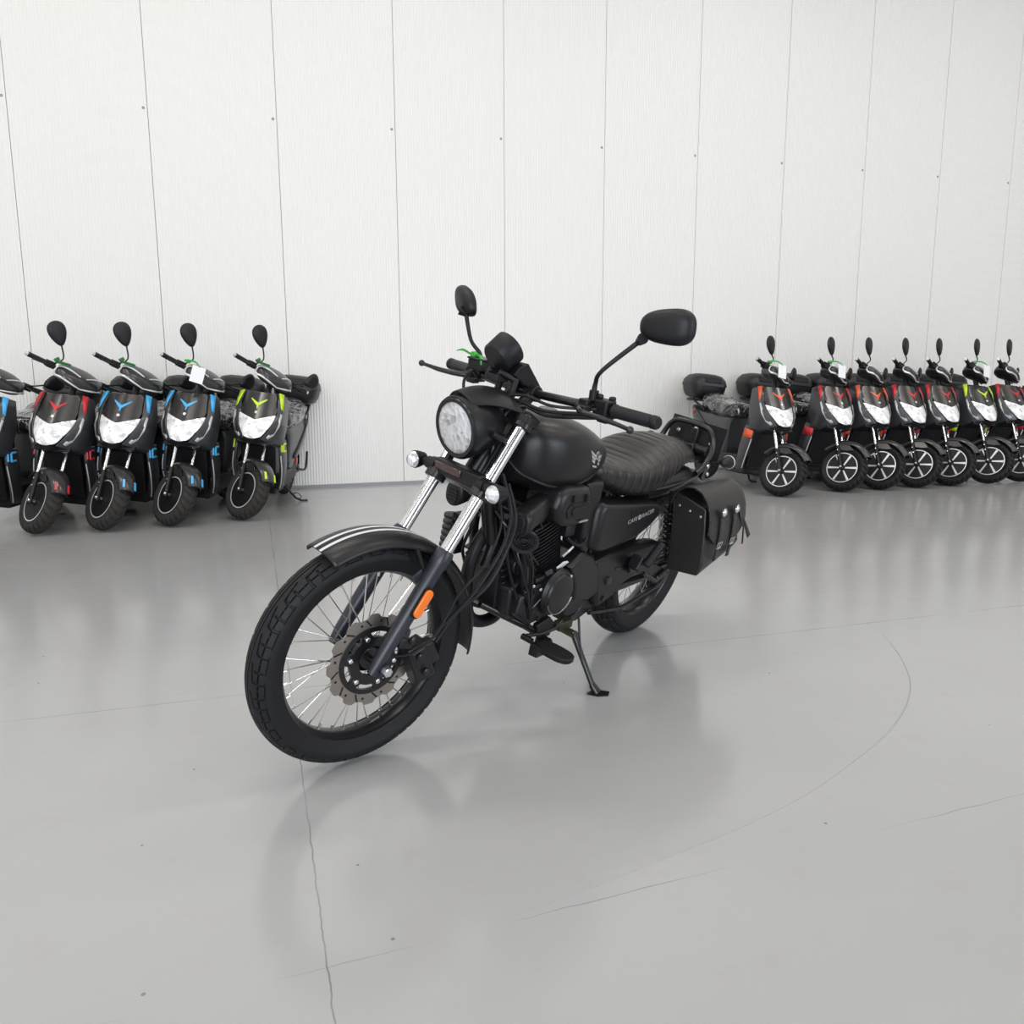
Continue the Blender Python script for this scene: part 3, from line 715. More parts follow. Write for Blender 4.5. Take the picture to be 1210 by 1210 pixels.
# seat
SEATX = [(0.560, 0, 0.752, 0.070, 0.020, 0.030, 2.4), (0.535, 0, 0.752, 0.105, 0.036, 0.052, 2.6), (0.47, 0, 0.742, 0.128, 0.040, 0.066, 2.8), (0.38, 0, 0.728, 0.140, 0.042, 0.082, 2.9), (0.28, 0, 0.722, 0.146, 0.062, 0.084, 2.9), (0.18, 0, 0.732, 0.142, 0.078, 0.088, 2.8), (0.08, 0, 0.748, 0.128, 0.070, 0.070, 2.6), (-0.02, 0, 0.752, 0.108, 0.058, 0.044, 2.4), (-0.10, 0, 0.740, 0.090, 0.046, 0.028, 2.3), (-0.16, 0, 0.722, 0.064, 0.026, 0.016, 2.2), (-0.185, 0, 0.712, 0.030, 0.010, 0.008, 2.2)]
def ribs(p, a):
    s_ = math.sin(a); x = p.x
    if 0.02 < x < 0.55 and s_ > -0.75:
        ph = ((x-0.02)/0.042) % 1.0; dpt = 0.0060*math.exp(-(min(ph, 1-ph)/0.10)**2)
        c = Vector((x, 0, 0.74)); d = (p-c); return p-d.normalized()*dpt
    return p
g = B(); g.loft(SEATX, 48, 18, fn=ribs); seat = g.build('seat', 'seat', moto, angle=80)
# frame spine, downtubes, rails
g = B()
g.tube([(0.975, 0, 0.90), (0.955, 0, 0.68), (0.91, 0, 0.55)], 0.024, 16)                      # head tube area
g.tube([(0.95, 0, 0.76), (0.75, 0, 0.71), (0.5, 0, 0.70)], 0.022, 14)
g.tube([(0.94, 0, 0.64), (0.90, 0.0, 0.56), (0.915, 0, 0.47)], 0.019, 14, 5)
for s_ in (1, -1):
    g.tube([(0.50, 0.06*s_, 0.70), (0.30, 0.10*s_, 0.66), (0.0, 0.10*s_, 0.655), (-0.20, 0.085*s_, 0.69)], 0.012, 12, 5)
    g.tube([(0.93, 0.04*s_, 0.64), (0.885, 0.09*s_, 0.60), (0.872, 0.10*s_, 0.54), (0.834, 0.10*s_, 0.41), (0.790, 0.10*s_, 0.29)], 0.0145, 14, 6)
    g.tube([(0.93, 0.02*s_, 0.36), (0.80, 0.10*s_, 0.292), (0.712, 0.105*s_, 0.247), (0.56, 0.10*s_, 0.245), (0.48, 0.09*s_, 0.28), (0.50, 0.09*s_, 0.45), (0.50, 0.08*s_, 0.66)], 0.012, 12, 5)
g.build('frame', 'gloss', moto)
# side scoops under the tank front
def scoop(s_):
    g = B(); g.loft([(0.965, 0.125*s_, 0.655, 0.022, 0.030, 0.032, 2.5), (0.955, 0.125*s_, 0.659, 0.034, 0.038, 0.034, 2.6), (0.90, 0.115*s_, 0.676, 0.036, 0.038, 0.032, 2.6), (0.82, 0.10*s_, 0.690, 0.030, 0.034, 0.036, 2.4), (0.72, 0.09*s_, 0.705, 0.020, 0.022, 0.028, 2.2)], 28, 6)
    sc = g.build('side_scoop', 'paint', moto, angle=60)
    g = B(); g.loft([(0.966, 0.125*s_, 0.655, 0.020, 0.026, 0.028, 2.5), (0.9685, 0.125*s_, 0.655, 0.019, 0.025, 0.027, 2.5)], 28, 1); 
    for i in range(4): g.box((0.970, 0.125*s_, 0.640+0.010*i), (0.003, 0.036, 0.002))
    g.build('scoop_grille', 'sc_black', sc)
sym(scoop)
# engine: barrel with fins, head, cases
def eng_pt(t, y=0.0, u=0.0):   # t along barrel axis
    a = Vector((0.30, 0, 0.954)).normalized(); b_ = Vector((0.954, 0, -0.30)).normalized()
    return Vector((0.712, 0, 0.43))+a*t+b_*u+Vector((0, y, 0))
ea = Matrix.Rotation(math.atan2(0.30, 0.954), 3, 'Y')
g = B(); g.box(eng_pt(0.10, 0.0), (0.125, 0.125, 0.24), ea)
for i in range(15):
    t = 0.012+0.0122*i; n = 44; rings = []
    for dz in (-0.0016, 0.0016):
        rg = []
        for k in range(n):
            a = 2*PI*k/n; c, s_ = math.cos(a), math.sin(a)
            rg.append(eng_pt(t+dz, 0.094*math.copysign(abs(s_)**0.55, s_), 0.096*math.copysign(abs(c)**0.55, c)))
        rings.append(rg)
    g.add([p for r_ in rings for p in r_], [(k, (k+1) % n, n+(k+1) % n, n+k) for k in range(n)]+[tuple(range(n-1, -1, -1)), tuple(range(n, 2*n))])
cyl_ = g.build('engine_cylinder', 'engine', moto)
g = B(); g.box(eng_pt(0.225, 0.0), (0.17, 0.165, 0.055), ea); g.box(eng_pt(0.262, 0.0), (0.14, 0.13, 0.035), ea); g.box(eng_pt(0.19, 0.0), (0.18, 0.178, 0.014), ea)
g.build('cylinder_head', 'engine', moto, bevel=0.010, segs=3)
g = B()
case = [(0.885, 0.335), (0.89, 0.42), (0.845, 0.455), (0.62, 0.445), (0.56, 0.485), (0.49, 0.47), (0.455, 0.40), (0.46, 0.315), (0.55, 0.285), (0.78, 0.275)]
g.prism(case, -0.09, 0.09); g.prism([(0.87, 0.345), (0.86, 0.405), (0.80, 0.43), (0.66, 0.42), (0.52, 0.455), (0.48, 0.40), (0.50, 0.325), (0.60, 0.305), (0.80, 0.295)], -0.115, 0.115)
eng = g.build('engine_block', 'engine', moto, bevel=0.009, segs=3)
g = B(); g.lathe([(0.095, 0.077), (0.128, 0.077), (0.138, 0.070), (0.140, 0.064), (0.146, 0.060), (0.150, 0.045), (0.151, 0)], (0.702, 0, 0.392), (0, 1, 0), 48)
ac = g.build('alternator_cover', 'engine', moto, angle=30)
g = B(); g.tube([Vector((0.702, 0.1465, 0.392))+Vector((0.066*math.cos(a), 0, 0.066*math.sin(a)))*1.0 for a in np.linspace(R(200), R(340), 20)], 0.0022, 8); g.build('cover_highlight', 'disc', ac)  # bright steel arc modelled in place of the highlight on the cover edge
g = B(); g.prism([(0.665, 0.470), (0.60, 0.505), (0.535, 0.490), (0.478, 0.42), (0.455, 0.335), (0.50, 0.315), (0.60, 0.335), (0.622, 0.40)], 0.08, 0.135, inset=0.012); g.build('sprocket_cover', 'engine', moto, bevel=0.004)
g = B()
for (x, z, r) in ((0.80, 0.345, 0.008), (0.815, 0.40, 0.008), (0.64, 0.455, 0.007), (0.50, 0.345, 0.007), (0.56, 0.47, 0.007), (0.76, 0.31, 0.007)):
    g.lathe([(0, r), (0.008, r), (0.009, r*0.7), (0.009, 0)], (x, 0.114, z), (0, 1, 0), 8)
g.build('case_bolts', 'gloss', eng)
# starter motor, valve gear lumps in front of the barrel
g = B(); g.cyl((0.845, -0.06, 0.485), (0.845, 0.075, 0.485), 0.030, 24); g.box((0.80, 0.0, 0.47), (0.06, 0.14, 0.05)); g.build('starter_motor', 'engine', moto, bevel=0.004)
g = B(); 
for i in range(7): g.box((0.905-0.008*i, -0.015, 0.50-0.022*i), (0.022, 0.15, 0.008), (0, R(20), 0))
g.prism([(0.915, 0.51), (0.90, 0.35), (0.86, 0.33), (0.865, 0.51)], -0.07, 0.05); g.build('oil_cooler', 'engine', moto, bevel=0.002)
for (p, c) in (((0.675, 0.120, 0.520), 0), ((0.690, 0.120, 0.478), 1)):
    G().box(p, (0.034, 0.03, 0.006), (R(55), R(-10 if c else 15), R(10))).build('paper_label', 'white', eng, label='small white sticker')
# horn
g = B(); hc = Vector((0.935, 0.132, 0.606)); hd = Vector((0.72, 0.60, -0.25)).normalized()
g.lathe([(-0.045, 0.014), (-0.03, 0.028), (-0.01, 0.040), (0.006, 0.042), (0.010, 0.039), (0.008, 0.030), (0.004, 0.028), (0.002, 0.0)], hc, hd, 36)
hn = g.build('horn', 'gloss', moto)
g = B()
for r in (0.012, 0.020, 0.027): g.lathe([(0.004, r-0.0016), (0.009, r-0.0012), (0.009, r+0.0012), (0.004, r+0.0016)], hc, hd, 32, closed=True)
g.build('horn_grille', 'gloss', hn)
# air cleaner pod
g = B(); pod = [(0.695, 0.745), (0.80, 0.755), (0.838, 0.735), (0.852, 0.695), (0.835, 0.655), (0.80, 0.632), (0.735, 0.622), (0.69, 0.63), (0.672, 0.66), (0.672, 0.72)]
g.prism(pod, 0.045, 0.168, inset=0.018); pd = g.build('air_cleaner', 'paint', moto, bevel=0.010, segs=4)
g = B(); po = []
for k in range(28):
    a = 2*PI*k/28; po.append((0.750+(0.036 if math.cos(a) > 0 else -0.036)+0.022*math.cos(a), 0.682+0.024*math.sin(a)))
g.prism(po, 0.166, 0.172); g.prism([(0.750+(x-0.750)*0.62, 0.682+(z-0.682)*0.55) for x, z in po], 0.170, 0.176)
g.box((0.72, 0.171, 0.718), (0.012, 0.01, 0.022)); g.box((0.785, 0.171, 0.722), (0.012, 0.01, 0.022))
g.build('air_cleaner_badge', 'black', pd, bevel=0.002)
G().box((0.722, 0.175, 0.648), (0.045, 0.005, 0.006)).build('air_cleaner_trim', 'steel', pd)
# carburettor, hoses behind the pod
g = B(); g.cyl((0.66, 0.07, 0.60), (0.66, 0.07, 0.66), 0.028, 18); g.cyl((0.60, 0.05, 0.62), (0.74, 0.05, 0.63), 0.022, 18); g.box((0.66, 0.085, 0.585), (0.05, 0.04, 0.05)); g.build('carburettor', 'engine', moto, bevel=0.003)
cable([(0.70, 0.12, 0.57), (0.66, 0.135, 0.545), (0.61, 0.13, 0.545), (0.585, 0.12, 0.57), (0.60, 0.11, 0.63)], 0.005, 'hose', 'black', None)
cable([(0.64, 0.11, 0.55), (0.60, 0.12, 0.52), (0.575, 0.125, 0.495)], 0.004, 'hose', 'black', None)
cable([(0.915, 0.07, 0.60), (0.90, 0.11, 0.52), (0.85, 0.125, 0.42), (0.815, 0.12, 0.36), (0.76, 0.125, 0.40)], 0.0035, 'cable', 'gloss', None)
cable([(0.94, 0.05, 0.66), (0.955, 0.09, 0.58), (0.93, 0.10, 0.50), (0.88, 0.10, 0.42), (0.85, 0.11, 0.36)], 0.004, 'cable', 'black', None)
cable([(0.96, -0.03, 0.68), (0.985, -0.02, 0.60), (0.97, -0.05, 0.52), (0.93, -0.06, 0.45)], 0.005, 'cable', 'black', None)
cable([(0.90, 0.06, 0.64), (0.86, 0.10, 0.66), (0.84, 0.12, 0.62)], 0.004, 'cable', 'black', None)
rs = random.Random(5)
for k in range(7):   # wiring bundle behind the fork and round the head
    a = Vector((0.955-0.01*k, 0.03+0.012*k, 0.66-0.004*k)); e = Vector((0.80+0.02*rs.random(), 0.09+0.03*rs.random(), 0.50-0.03*k))
    mdl = a.lerp(e, 0.5)+Vector((0.03*rs.random(), 0.03*rs.random(), 0.03*rs.uniform(-1, 1)))
    cable([a, a.lerp(mdl, 0.5)+Vector((0.015, 0.01, 0)), mdl, e], 0.0028+0.001*rs.random(), 'wire', 'black' if k % 2 else 'gloss', None)
for p, d in (((0.945, 0.075, 0.655), (0.03, 0.02, 0.018)), ((0.92, 0.10, 0.64), (0.022, 0.018, 0.024)), ((0.935, 0.085, 0.575), (0.026, 0.02, 0.016)), ((0.86, 0.11, 0.52), (0.024, 0.018, 0.03)), ((0.80, 0.118, 0.455), (0.05, 0.016, 0.014)), ((0.845, 0.118, 0.425), (0.03, 0.016, 0.022)), ((0.76, 0.118, 0.468), (0.028, 0.02, 0.018))):
    G().box(p, d, (rs.uniform(-.4, .4), rs.uniform(-.6, .6), rs.uniform(-.3, .3))).build('connector', 'engine', eng, bevel=0.003)
for p in ((0.945, 0.098, 0.62), (0.90, 0.115, 0.575), (0.83, 0.125, 0.44), (0.79, 0.125, 0.42), (0.655, 0.137, 0.44), (0.475, 0.125, 0.36)):
    G().lathe([(0, 0.0055), (0.003, 0.005), (0.0045, 0)], p, (0.3, 1, 0), 8).build('screw', 'bolt', eng)
# regulator with cooling ribs on the far side by the head tube
g = B()
for i in range(6): g.cyl((0.985, -0.095, 0.60-0.018*i), (0.985, -0.095, 0.608-0.018*i), 0.026, 14)
g.box((0.97, -0.08, 0.555), (0.03, 0.03, 0.12)); g.build('regulator', 'engine', moto)
# exhaust
g = B(); g.tube([(0.80, -0.02, 0.61), (0.87, -0.02, 0.605), (0.93, -0.02, 0.555), (0.962, -0.02, 0.48), (0.957, -0.02, 0.39), (0.925, -0.02, 0.305), (0.865, -0.02, 0.266), (0.78, -0.03, 0.258), (0.68, -0.08, 0.26), (0.5, -0.15, 0.27), (0.3, -0.16, 0.30)], 0.0195, 20, 8)
g.tube([(0.30, -0.16, 0.30), (0.26, -0.165, 0.305), (-0.20, -0.18, 0.36), (-0.24, -0.18, 0.365)], [0.022, 0.042, 0.042, 0.03], 24)
g.build('exhaust', 'black', moto)
# side cover and strut panel
g = B(); g.prism([(0.565, 0.668), (0.20, 0.622), (0.165, 0.610), (0.168, 0.575), (0.21, 0.545), (0.30, 0.505), (0.40, 0.493), (0.535, 0.497), (0.575, 0.515), (0.582, 0.64)], 0.06, 0.150, inset=0.020)
sc = g.build('side_cover', 'paint', moto, bevel=0.010, segs=4)
g = B(); g.prism([(0.40, 0.628), (0.215, 0.602), (0.20, 0.585), (0.275, 0.545), (0.365, 0.575)], 0.1485, 0.1515); g.build('side_cover_panel', 'black', sc, bevel=0.001)
g = B(); g.prism([(0.645, 0.735), (0.56, 0.735), (0.565, 0.50), (0.575, 0.485), (0.615, 0.52)], 0.05, 0.125, inset=0.008); g.build('frame_cover', 'paint', moto, bevel=0.004)
g = B(); g.prism([(0.565, 0.668), (0.20, 0.622), (0.21, 0.545), (0.30, 0.505), (0.535, 0.497)], -0.14, -0.06); g.build('side_cover', 'paint', moto, bevel=0.01)
TX, TZ = 0.405, 0.578
def text_on(txt, size, x0, z0, y, slope, name, parent, material='letter', squeeze=1.2):
    cu = bpy.data.curves.new(name+'_curve', 'FONT'); cu.body = txt; cu.size = size; cu.extrude = 0.0004; cu.space_character = 1.02
    to = bpy.data.objects.new(name+'_tmp', cu); C.objects.link(to)
    bpy.context.view_layer.update()
    me = bpy.data.meshes.new_from_object(to.evaluated_get(bpy.context.evaluated_depsgraph_get()))
    C.objects.unlink(to); bpy.data.objects.remove(to)
    for v in me.vertices:
        u, t, e = v.co; u *= squeeze
        v.co = (x0-u*math.cos(slope)+t*0, y+e, z0+t+u*math.sin(slope))
    me.materials.clear(); me.materials.append(M[material]); me.name = name
    o = bpy.data.objects.new(name, me); C.objects.link(o); o.parent = parent
    return o
text_on('CAFE', 0.021, TX, TZ, 0.1525, R(7), 'lettering', sc)
text_on('RACER', 0.021, TX-0.086, TZ+0.011, 0.1525, R(7), 'lettering', sc)
G().lathe([(0.1515, 0.0035), (0.1530, 0.0035), (0.1530, 0.009), (0.1515, 0.009)], (TX-0.073, 0, TZ+0.016), (0, 1, 0), 20, closed=True).build('lettering_badge', 'letter', sc)
# lower chain case panel, swingarm, chain
g = B(); g.prism([(0.510, 0.455), (0.44, 0.468), (0.30, 0.462), (0.12, 0.455), (0.05, 0.44), (0.06, 0.39), (0.16, 0.355), (0.27, 0.325), (0.35, 0.285), (0.425, 0.268), (0.445, 0.295)], 0.075, 0.128, inset=0.012)
cc = g.build('chain_cover', 'paint', moto, bevel=0.005)
g = B(); g.prism([(0.37, 0.405), (0.18, 0.395), (0.19, 0.39), (0.36, 0.395)], 0.127, 0.131); g.build('cover_crease', 'gloss', cc)
G().lathe([(0, 0.015), (0.008, 0.015), (0.010, 0.010), (0.010, 0)], (0.40, 0.127, 0.365), (0, 1, 0), 12).build('cover_bolt', 'gold', cc)
G().lathe([(0, 0.010), (0.006, 0.010), (0.008, 0)], (0.405, 0.127, 0.300), (0, 1, 0), 12).build('cover_bolt', 'gloss', cc)
g = B()
for s_ in (1, -1): g.tube([(0.44, 0.085*s_, 0.30), (0.25, 0.10*s_, 0.305), (-0.07, 0.10*s_, 0.305)], [0.020, 0.018, 0.016], 14)
g.tube([(0.42, -0.09, 0.30), (0.42, 0.09, 0.30)], 0.022, 14); g.box((-0.05, 0.10, 0.305), (0.07, 0.018, 0.04)); g.box((-0.05, -0.10, 0.305), (0.07, 0.018, 0.04))
g.build('swingarm', 'gloss', moto, bevel=0.002)
g = B(); g.tube([(0.44, 0.108, 0.245), (0.30, 0.108, 0.222), (0.20, 0.108, 0.212), (0.06, 0.108, 0.228), (-0.06, 0.108, 0.245)], 0.0075, 8, 6); g.tube([(0.40, 0.108, 0.36), (0.20, 0.108, 0.345), (-0.05, 0.108, 0.37)], 0.0075, 8, 5); g.build('chain', 'engine', moto)
# rear wheel
RW = Matrix.Translation((-0.055, 0, 0.303))
def rear_wheel():
    g = G(RW); g.lathe([(-0.07, 0.012), (-0.07, 0.055), (-0.04, 0.06), (-0.035, 0.04), (0.035, 0.04), (0.04, 0.06), (0.06, 0.058), (0.07, 0.03), (0.09, 0.012)], n=40)
    hub = g.build('wheel', 'gloss', moto)
    g = G(RW); g.grid(tyre_mesh(0.303, 0.215, 0.062, 0.050, lambda u, a: groove_street(u, a, 24), 860, 80, 0.006), close_u=True); g.build('tire', 'rubber', hub, angle=60)
    g = G(RW); g.lathe([(-0.042, 0.216), (-0.045, 0.217), (-0.046, 0.213), (-0.04, 0.206), (-0.02, 0.200), (-0.006, 0.197), (0.006, 0.197), (0.02, 0.200), (0.04, 0.206), (0.046, 0.213), (0.045, 0.217), (0.042, 0.216), (0.02, 0.206), (-0.02, 0.206)], n=96, closed=True); g.build('rim', 'gloss', hub)
    spokes(hub, 36, 0.055, 0.197, 0.038, RW)
    g = G(RW); g.lathe([(0.094, 0.06), (0.094, 0.072), (0.100, 0.072), (0.100, 0.06)], n=40, closed=True); g.lathe([(0.090, 0.012), (0.102, 0.012)], n=20); g.lathe([(0.06, 0.02), (0.098, 0.062), (0.094, 0.07), (0.06, 0.05)], n=40, closed=True); g.build('sprocket', 'engine', hub)
rear_wheel()
fender(Matrix.Identity(4), 0.392, 28, -92, 0.092, 0.040, ctr=(-0.055, 0.303), name='fender', parent=moto)
# body filler between seat and fender
g = B(); g.loft([(0.20, 0, 0.640, 0.10, 0.04, 0.04, 2.6), (0.05, 0, 0.655, 0.108, 0.045, 0.05, 2.8), (-0.10, 0, 0.665, 0.10, 0.04, 0.04, 2.6), (-0.24, 0, 0.650, 0.07, 0.02, 0.02, 2.4)], 30, 5); g.build('tail_section', 'paint', moto, angle=60)
# shocks
def shock(s_):
    g = B(); g.tube([(-0.02, 0.125*s_, 0.36), (0.07, 0.12*s_, 0.64)], 0.010, 12)
    pts = []
    for i in range(120):
        t = i/119; c = Vector((-0.02, 0.125*s_, 0.36)).lerp(Vector((0.07, 0.12*s_, 0.64)), 0.15+0.65*t); a = t*2*PI*9
        pts.append(c+Vector((0.021*math.cos(a), 0.021*math.sin(a), -0.007*math.cos(a))))
    g.tube(pts, 0.0035, 6); g.build('shock_absorber', 'gloss', moto)
sym(shock)
# foot pegs, gear shift, stand
def peg(s_):
    g = B(); z = 0.268
    g.tube([(0.712, 0.10*s_, 0.25), (0.735, 0.13*s_, 0.245), (0.745, 0.15*s_, 0.245)], 0.015, 14)
    g.prism([(0.845, 0.165*s_), (0.77, 0.165*s_), (0.76, 0.18*s_), (0.77, 0.195*s_), (0.84, 0.195*s_)], 0.235, 0.275, 'xy')
    g.box((0.765, 0.155*s_, 0.25), (0.04, 0.03, 0.03)); g.build('peg_bracket', 'gloss', moto, bevel=0.003)
    g = B(); o_ = []
    for k in range(24):
        a = 2*PI*k/24; o_.append((0.812+0.036*math.copysign(abs(math.cos(a))**0.8, math.cos(a)), (0.235+0.062*math.copysign(abs(math.sin(a))**0.7, math.sin(a)))*s_))
    g.prism(o_, z-0.008, z+0.008, 'xy'); g.build('foot_peg', 'black', moto, bevel=0.003)
sym(peg)
g = B(); g.tube([(0.68, 0.155, 0.30), (0.72, 0.160, 0.285), (0.80, 0.165, 0.292), (0.90, 0.17, 0.315)], 0.006, 10); g.tube([(0.90, 0.17, 0.315), (0.90, 0.205, 0.315)], 0.0095, 12); g.build('gear_lever', 'gloss', moto)
g = B(); g.prism([(0.76, 0.29), (0.70, 0.305), (0.665, 0.275), (0.68, 0.235), (0.72, 0.23), (0.755, 0.25)], 0.105, 0.125); g.build('peg_hanger', 'engine', moto, bevel=0.003)
g = B(); g.box((0.60, 0.115, 0.250), (0.07, 0.03, 0.03)); g.cyl((0.585, 0.10, 0.225), (0.585, 0.165, 0.225), 0.013, 14); g.build('stand_bracket', 'gold', moto, bevel=0.003)
gz_ = math.tan(R(14))
g = B(); g.tube([(0.585, 0.150, 0.232), (0.590, 0.20, 0.175), (0.592, 0.268, 0.096)], [0.012, 0.0095, 0.009], 14)
g.tube([(0.592, 0.263, 0.100), (0.585, 0.285, 0.078)], [0.011, 0.015], 10)
st = g.build('side_stand', 'gloss', moto)
g = B(); c0 = Vector((0.580, 0.290, 0.0)); q = [(0.605, 0.262), (0.565, 0.262), (0.55, 0.310), (0.575, 0.322), (0.60, 0.300)]
g.add([(x, y, y*gz_+dz) for dz in (0.001, 0.006) for x, y in q], [(4, 3, 2, 1, 0), (5, 6, 7, 8, 9)]+[(k, (k+1) % 5, 5+(k+1) % 5, 5+k) for k in range(5)]); g.build('stand_foot', 'gloss', st)
G().tube([(0.60, 0.165, 0.30), (0.60, 0.19, 0.22), (0.602, 0.215, 0.165)], 0.004, 8).build('stand_spring', 'engine', st)
# passenger peg
g = B(); g.prism([(0.30, 0.43), (0.20, 0.41), (0.02, 0.34), (0.0, 0.31), (0.05, 0.30), (0.20, 0.355), (0.30, 0.38)], 0.135, 0.150); g.box((0.295, 0.165, 0.425), (0.035, 0.04, 0.05), (0, R(-30), 0)); pp = g.build('peg_hanger', 'engine', moto, bevel=0.004)
g = B(); g.tube([(0.285, 0.195, 0.425), (0.225, 0.205, 0.500)], 0.0155, 16); 
for i in range(9):
    t = 0.08+0.1*i; p = Vector((0.285, 0.195, 0.425)).lerp(Vector((0.225, 0.205, 0.5)), t); d = Vector((-0.6, 0.1, 0.75)).normalized()*0.0018
    g.tube([p-d, p+d], 0.0172, 14)
g.build('foot_peg', 'black', moto)
g = B(); g.tube([(0.20, 0.15, 0.36), (0.10, 0.155, 0.315), (0.08, 0.155, 0.325), (-0.02, 0.155, 0.36), (-0.10, 0.15, 0.38)], 0.008, 10, 5); g.box((-0.12, 0.14, 0.38), (0.06, 0.02, 0.035)); g.build('swingarm_bracket', 'gloss', moto, bevel=0.003)
# grab rail, plate holder, tail hardware
g = B(); g.tube([(-0.10, -0.112, 0.69), (-0.15, -0.114, 0.715), (-0.195, -0.110, 0.77), (-0.205, -0.088, 0.826), (-0.208, -0.05, 0.846), (-0.208, 0.05, 0.846), (-0.205, 0.088, 0.826), (-0.195, 0.110, 0.77), (-0.15, 0.114, 0.715), (-0.10, 0.112, 0.69)], 0.0105, 14, 6)
g.box((-0.16, 0.118, 0.70), (0.03, 0.012, 0.075), (0, R(-25), 0)); g.box((-0.16, -0.118, 0.70), (0.03, 0.012, 0.075), (0, R(-25), 0))
gr = g.build('grab_rail', 'gloss', moto)
for p in ((-0.155, 0.126, 0.718), (-0.17, 0.126, 0.685)):
    G().lathe([(0, 0.008), (0.005, 0.007), (0.007, 0)], p, (0, 1, 0), 10).build('bolt', 'bolt', gr)
g = B(); g.box((-0.262, 0, 0.775), (0.004, 0.235, 0.155), (0, R(-8), 0)); pl = g.build('plate_holder', 'black', moto, bevel=0.001)
G().box((-0.256, -0.045, 0.840), (0.002, 0.030, 0.007), (0, R(-8), 0)).build('plate_label', 'white', pl)
g = B(); g.cyl((-0.225, -0.08, 0.755), (-0.225, -0.02, 0.755), 0.018, 16); g.cyl((-0.225, 0.02, 0.755), (-0.225, 0.08, 0.755), 0.018, 16); g.box((-0.225, 0, 0.745), (0.05, 0.06, 0.05)); g.box((-0.20, 0, 0.72), (0.10, 0.12, 0.02)); g.box((-0.245, 0.0, 0.79), (0.012, 0.03, 0.07))
g.build('plate_bracket', 'engine', pl, bevel=0.004)
for p in ((-0.250, -0.07, 0.800), (-0.252, 0.0, 0.825), (-0.250, 0.075, 0.78), (-0.255, -0.03, 0.835)):
    G().lathe([(0, 0.0085), (0.005, 0.008), (0.007, 0)], p, (1, 0, 0), 12).build('bolt', 'bolt', pl)
def rind(s_):
    g = B(); g.tube([(-0.20, 0.115*s_, 0.72), (-0.205, 0.150*s_, 0.735)], 0.008, 12); g.lathe([(0.035, 0.004), (0.02, 0.015), (-0.015, 0.024), (-0.022, 0.0245), (-0.024, 0.023)], (-0.205, 0.172*s_, 0.742), (1, 0, 0), 26); 
    i_ = g.build('indicator', 'black', moto)
    G().lathe([(-0.0215, 0.0235), (-0.0215, 0.0262), (-0.026, 0.0262), (-0.026, 0.0235)], (-0.205, 0.172*s_, 0.742), (1, 0, 0), 26, closed=True).build('indicator_ring', 'silver', i_)
    G().lathe([(-0.023, 0.0235), (-0.032, 0.020), (-0.040, 0.009), (-0.041, 0)], (-0.205, 0.172*s_, 0.742), (1, 0, 0), 26).build('indicator_lens', 'ind_lens', i_)
sym(rind)
g = B(); g.prism([(0.57, 0.37), (0.44, 0.37), (0.41, 0.25), (0.50, 0.225), (0.59, 0.25)], 0.06, 0.10); g.build('pivot_plate', 'engine', moto, bevel=0.004)

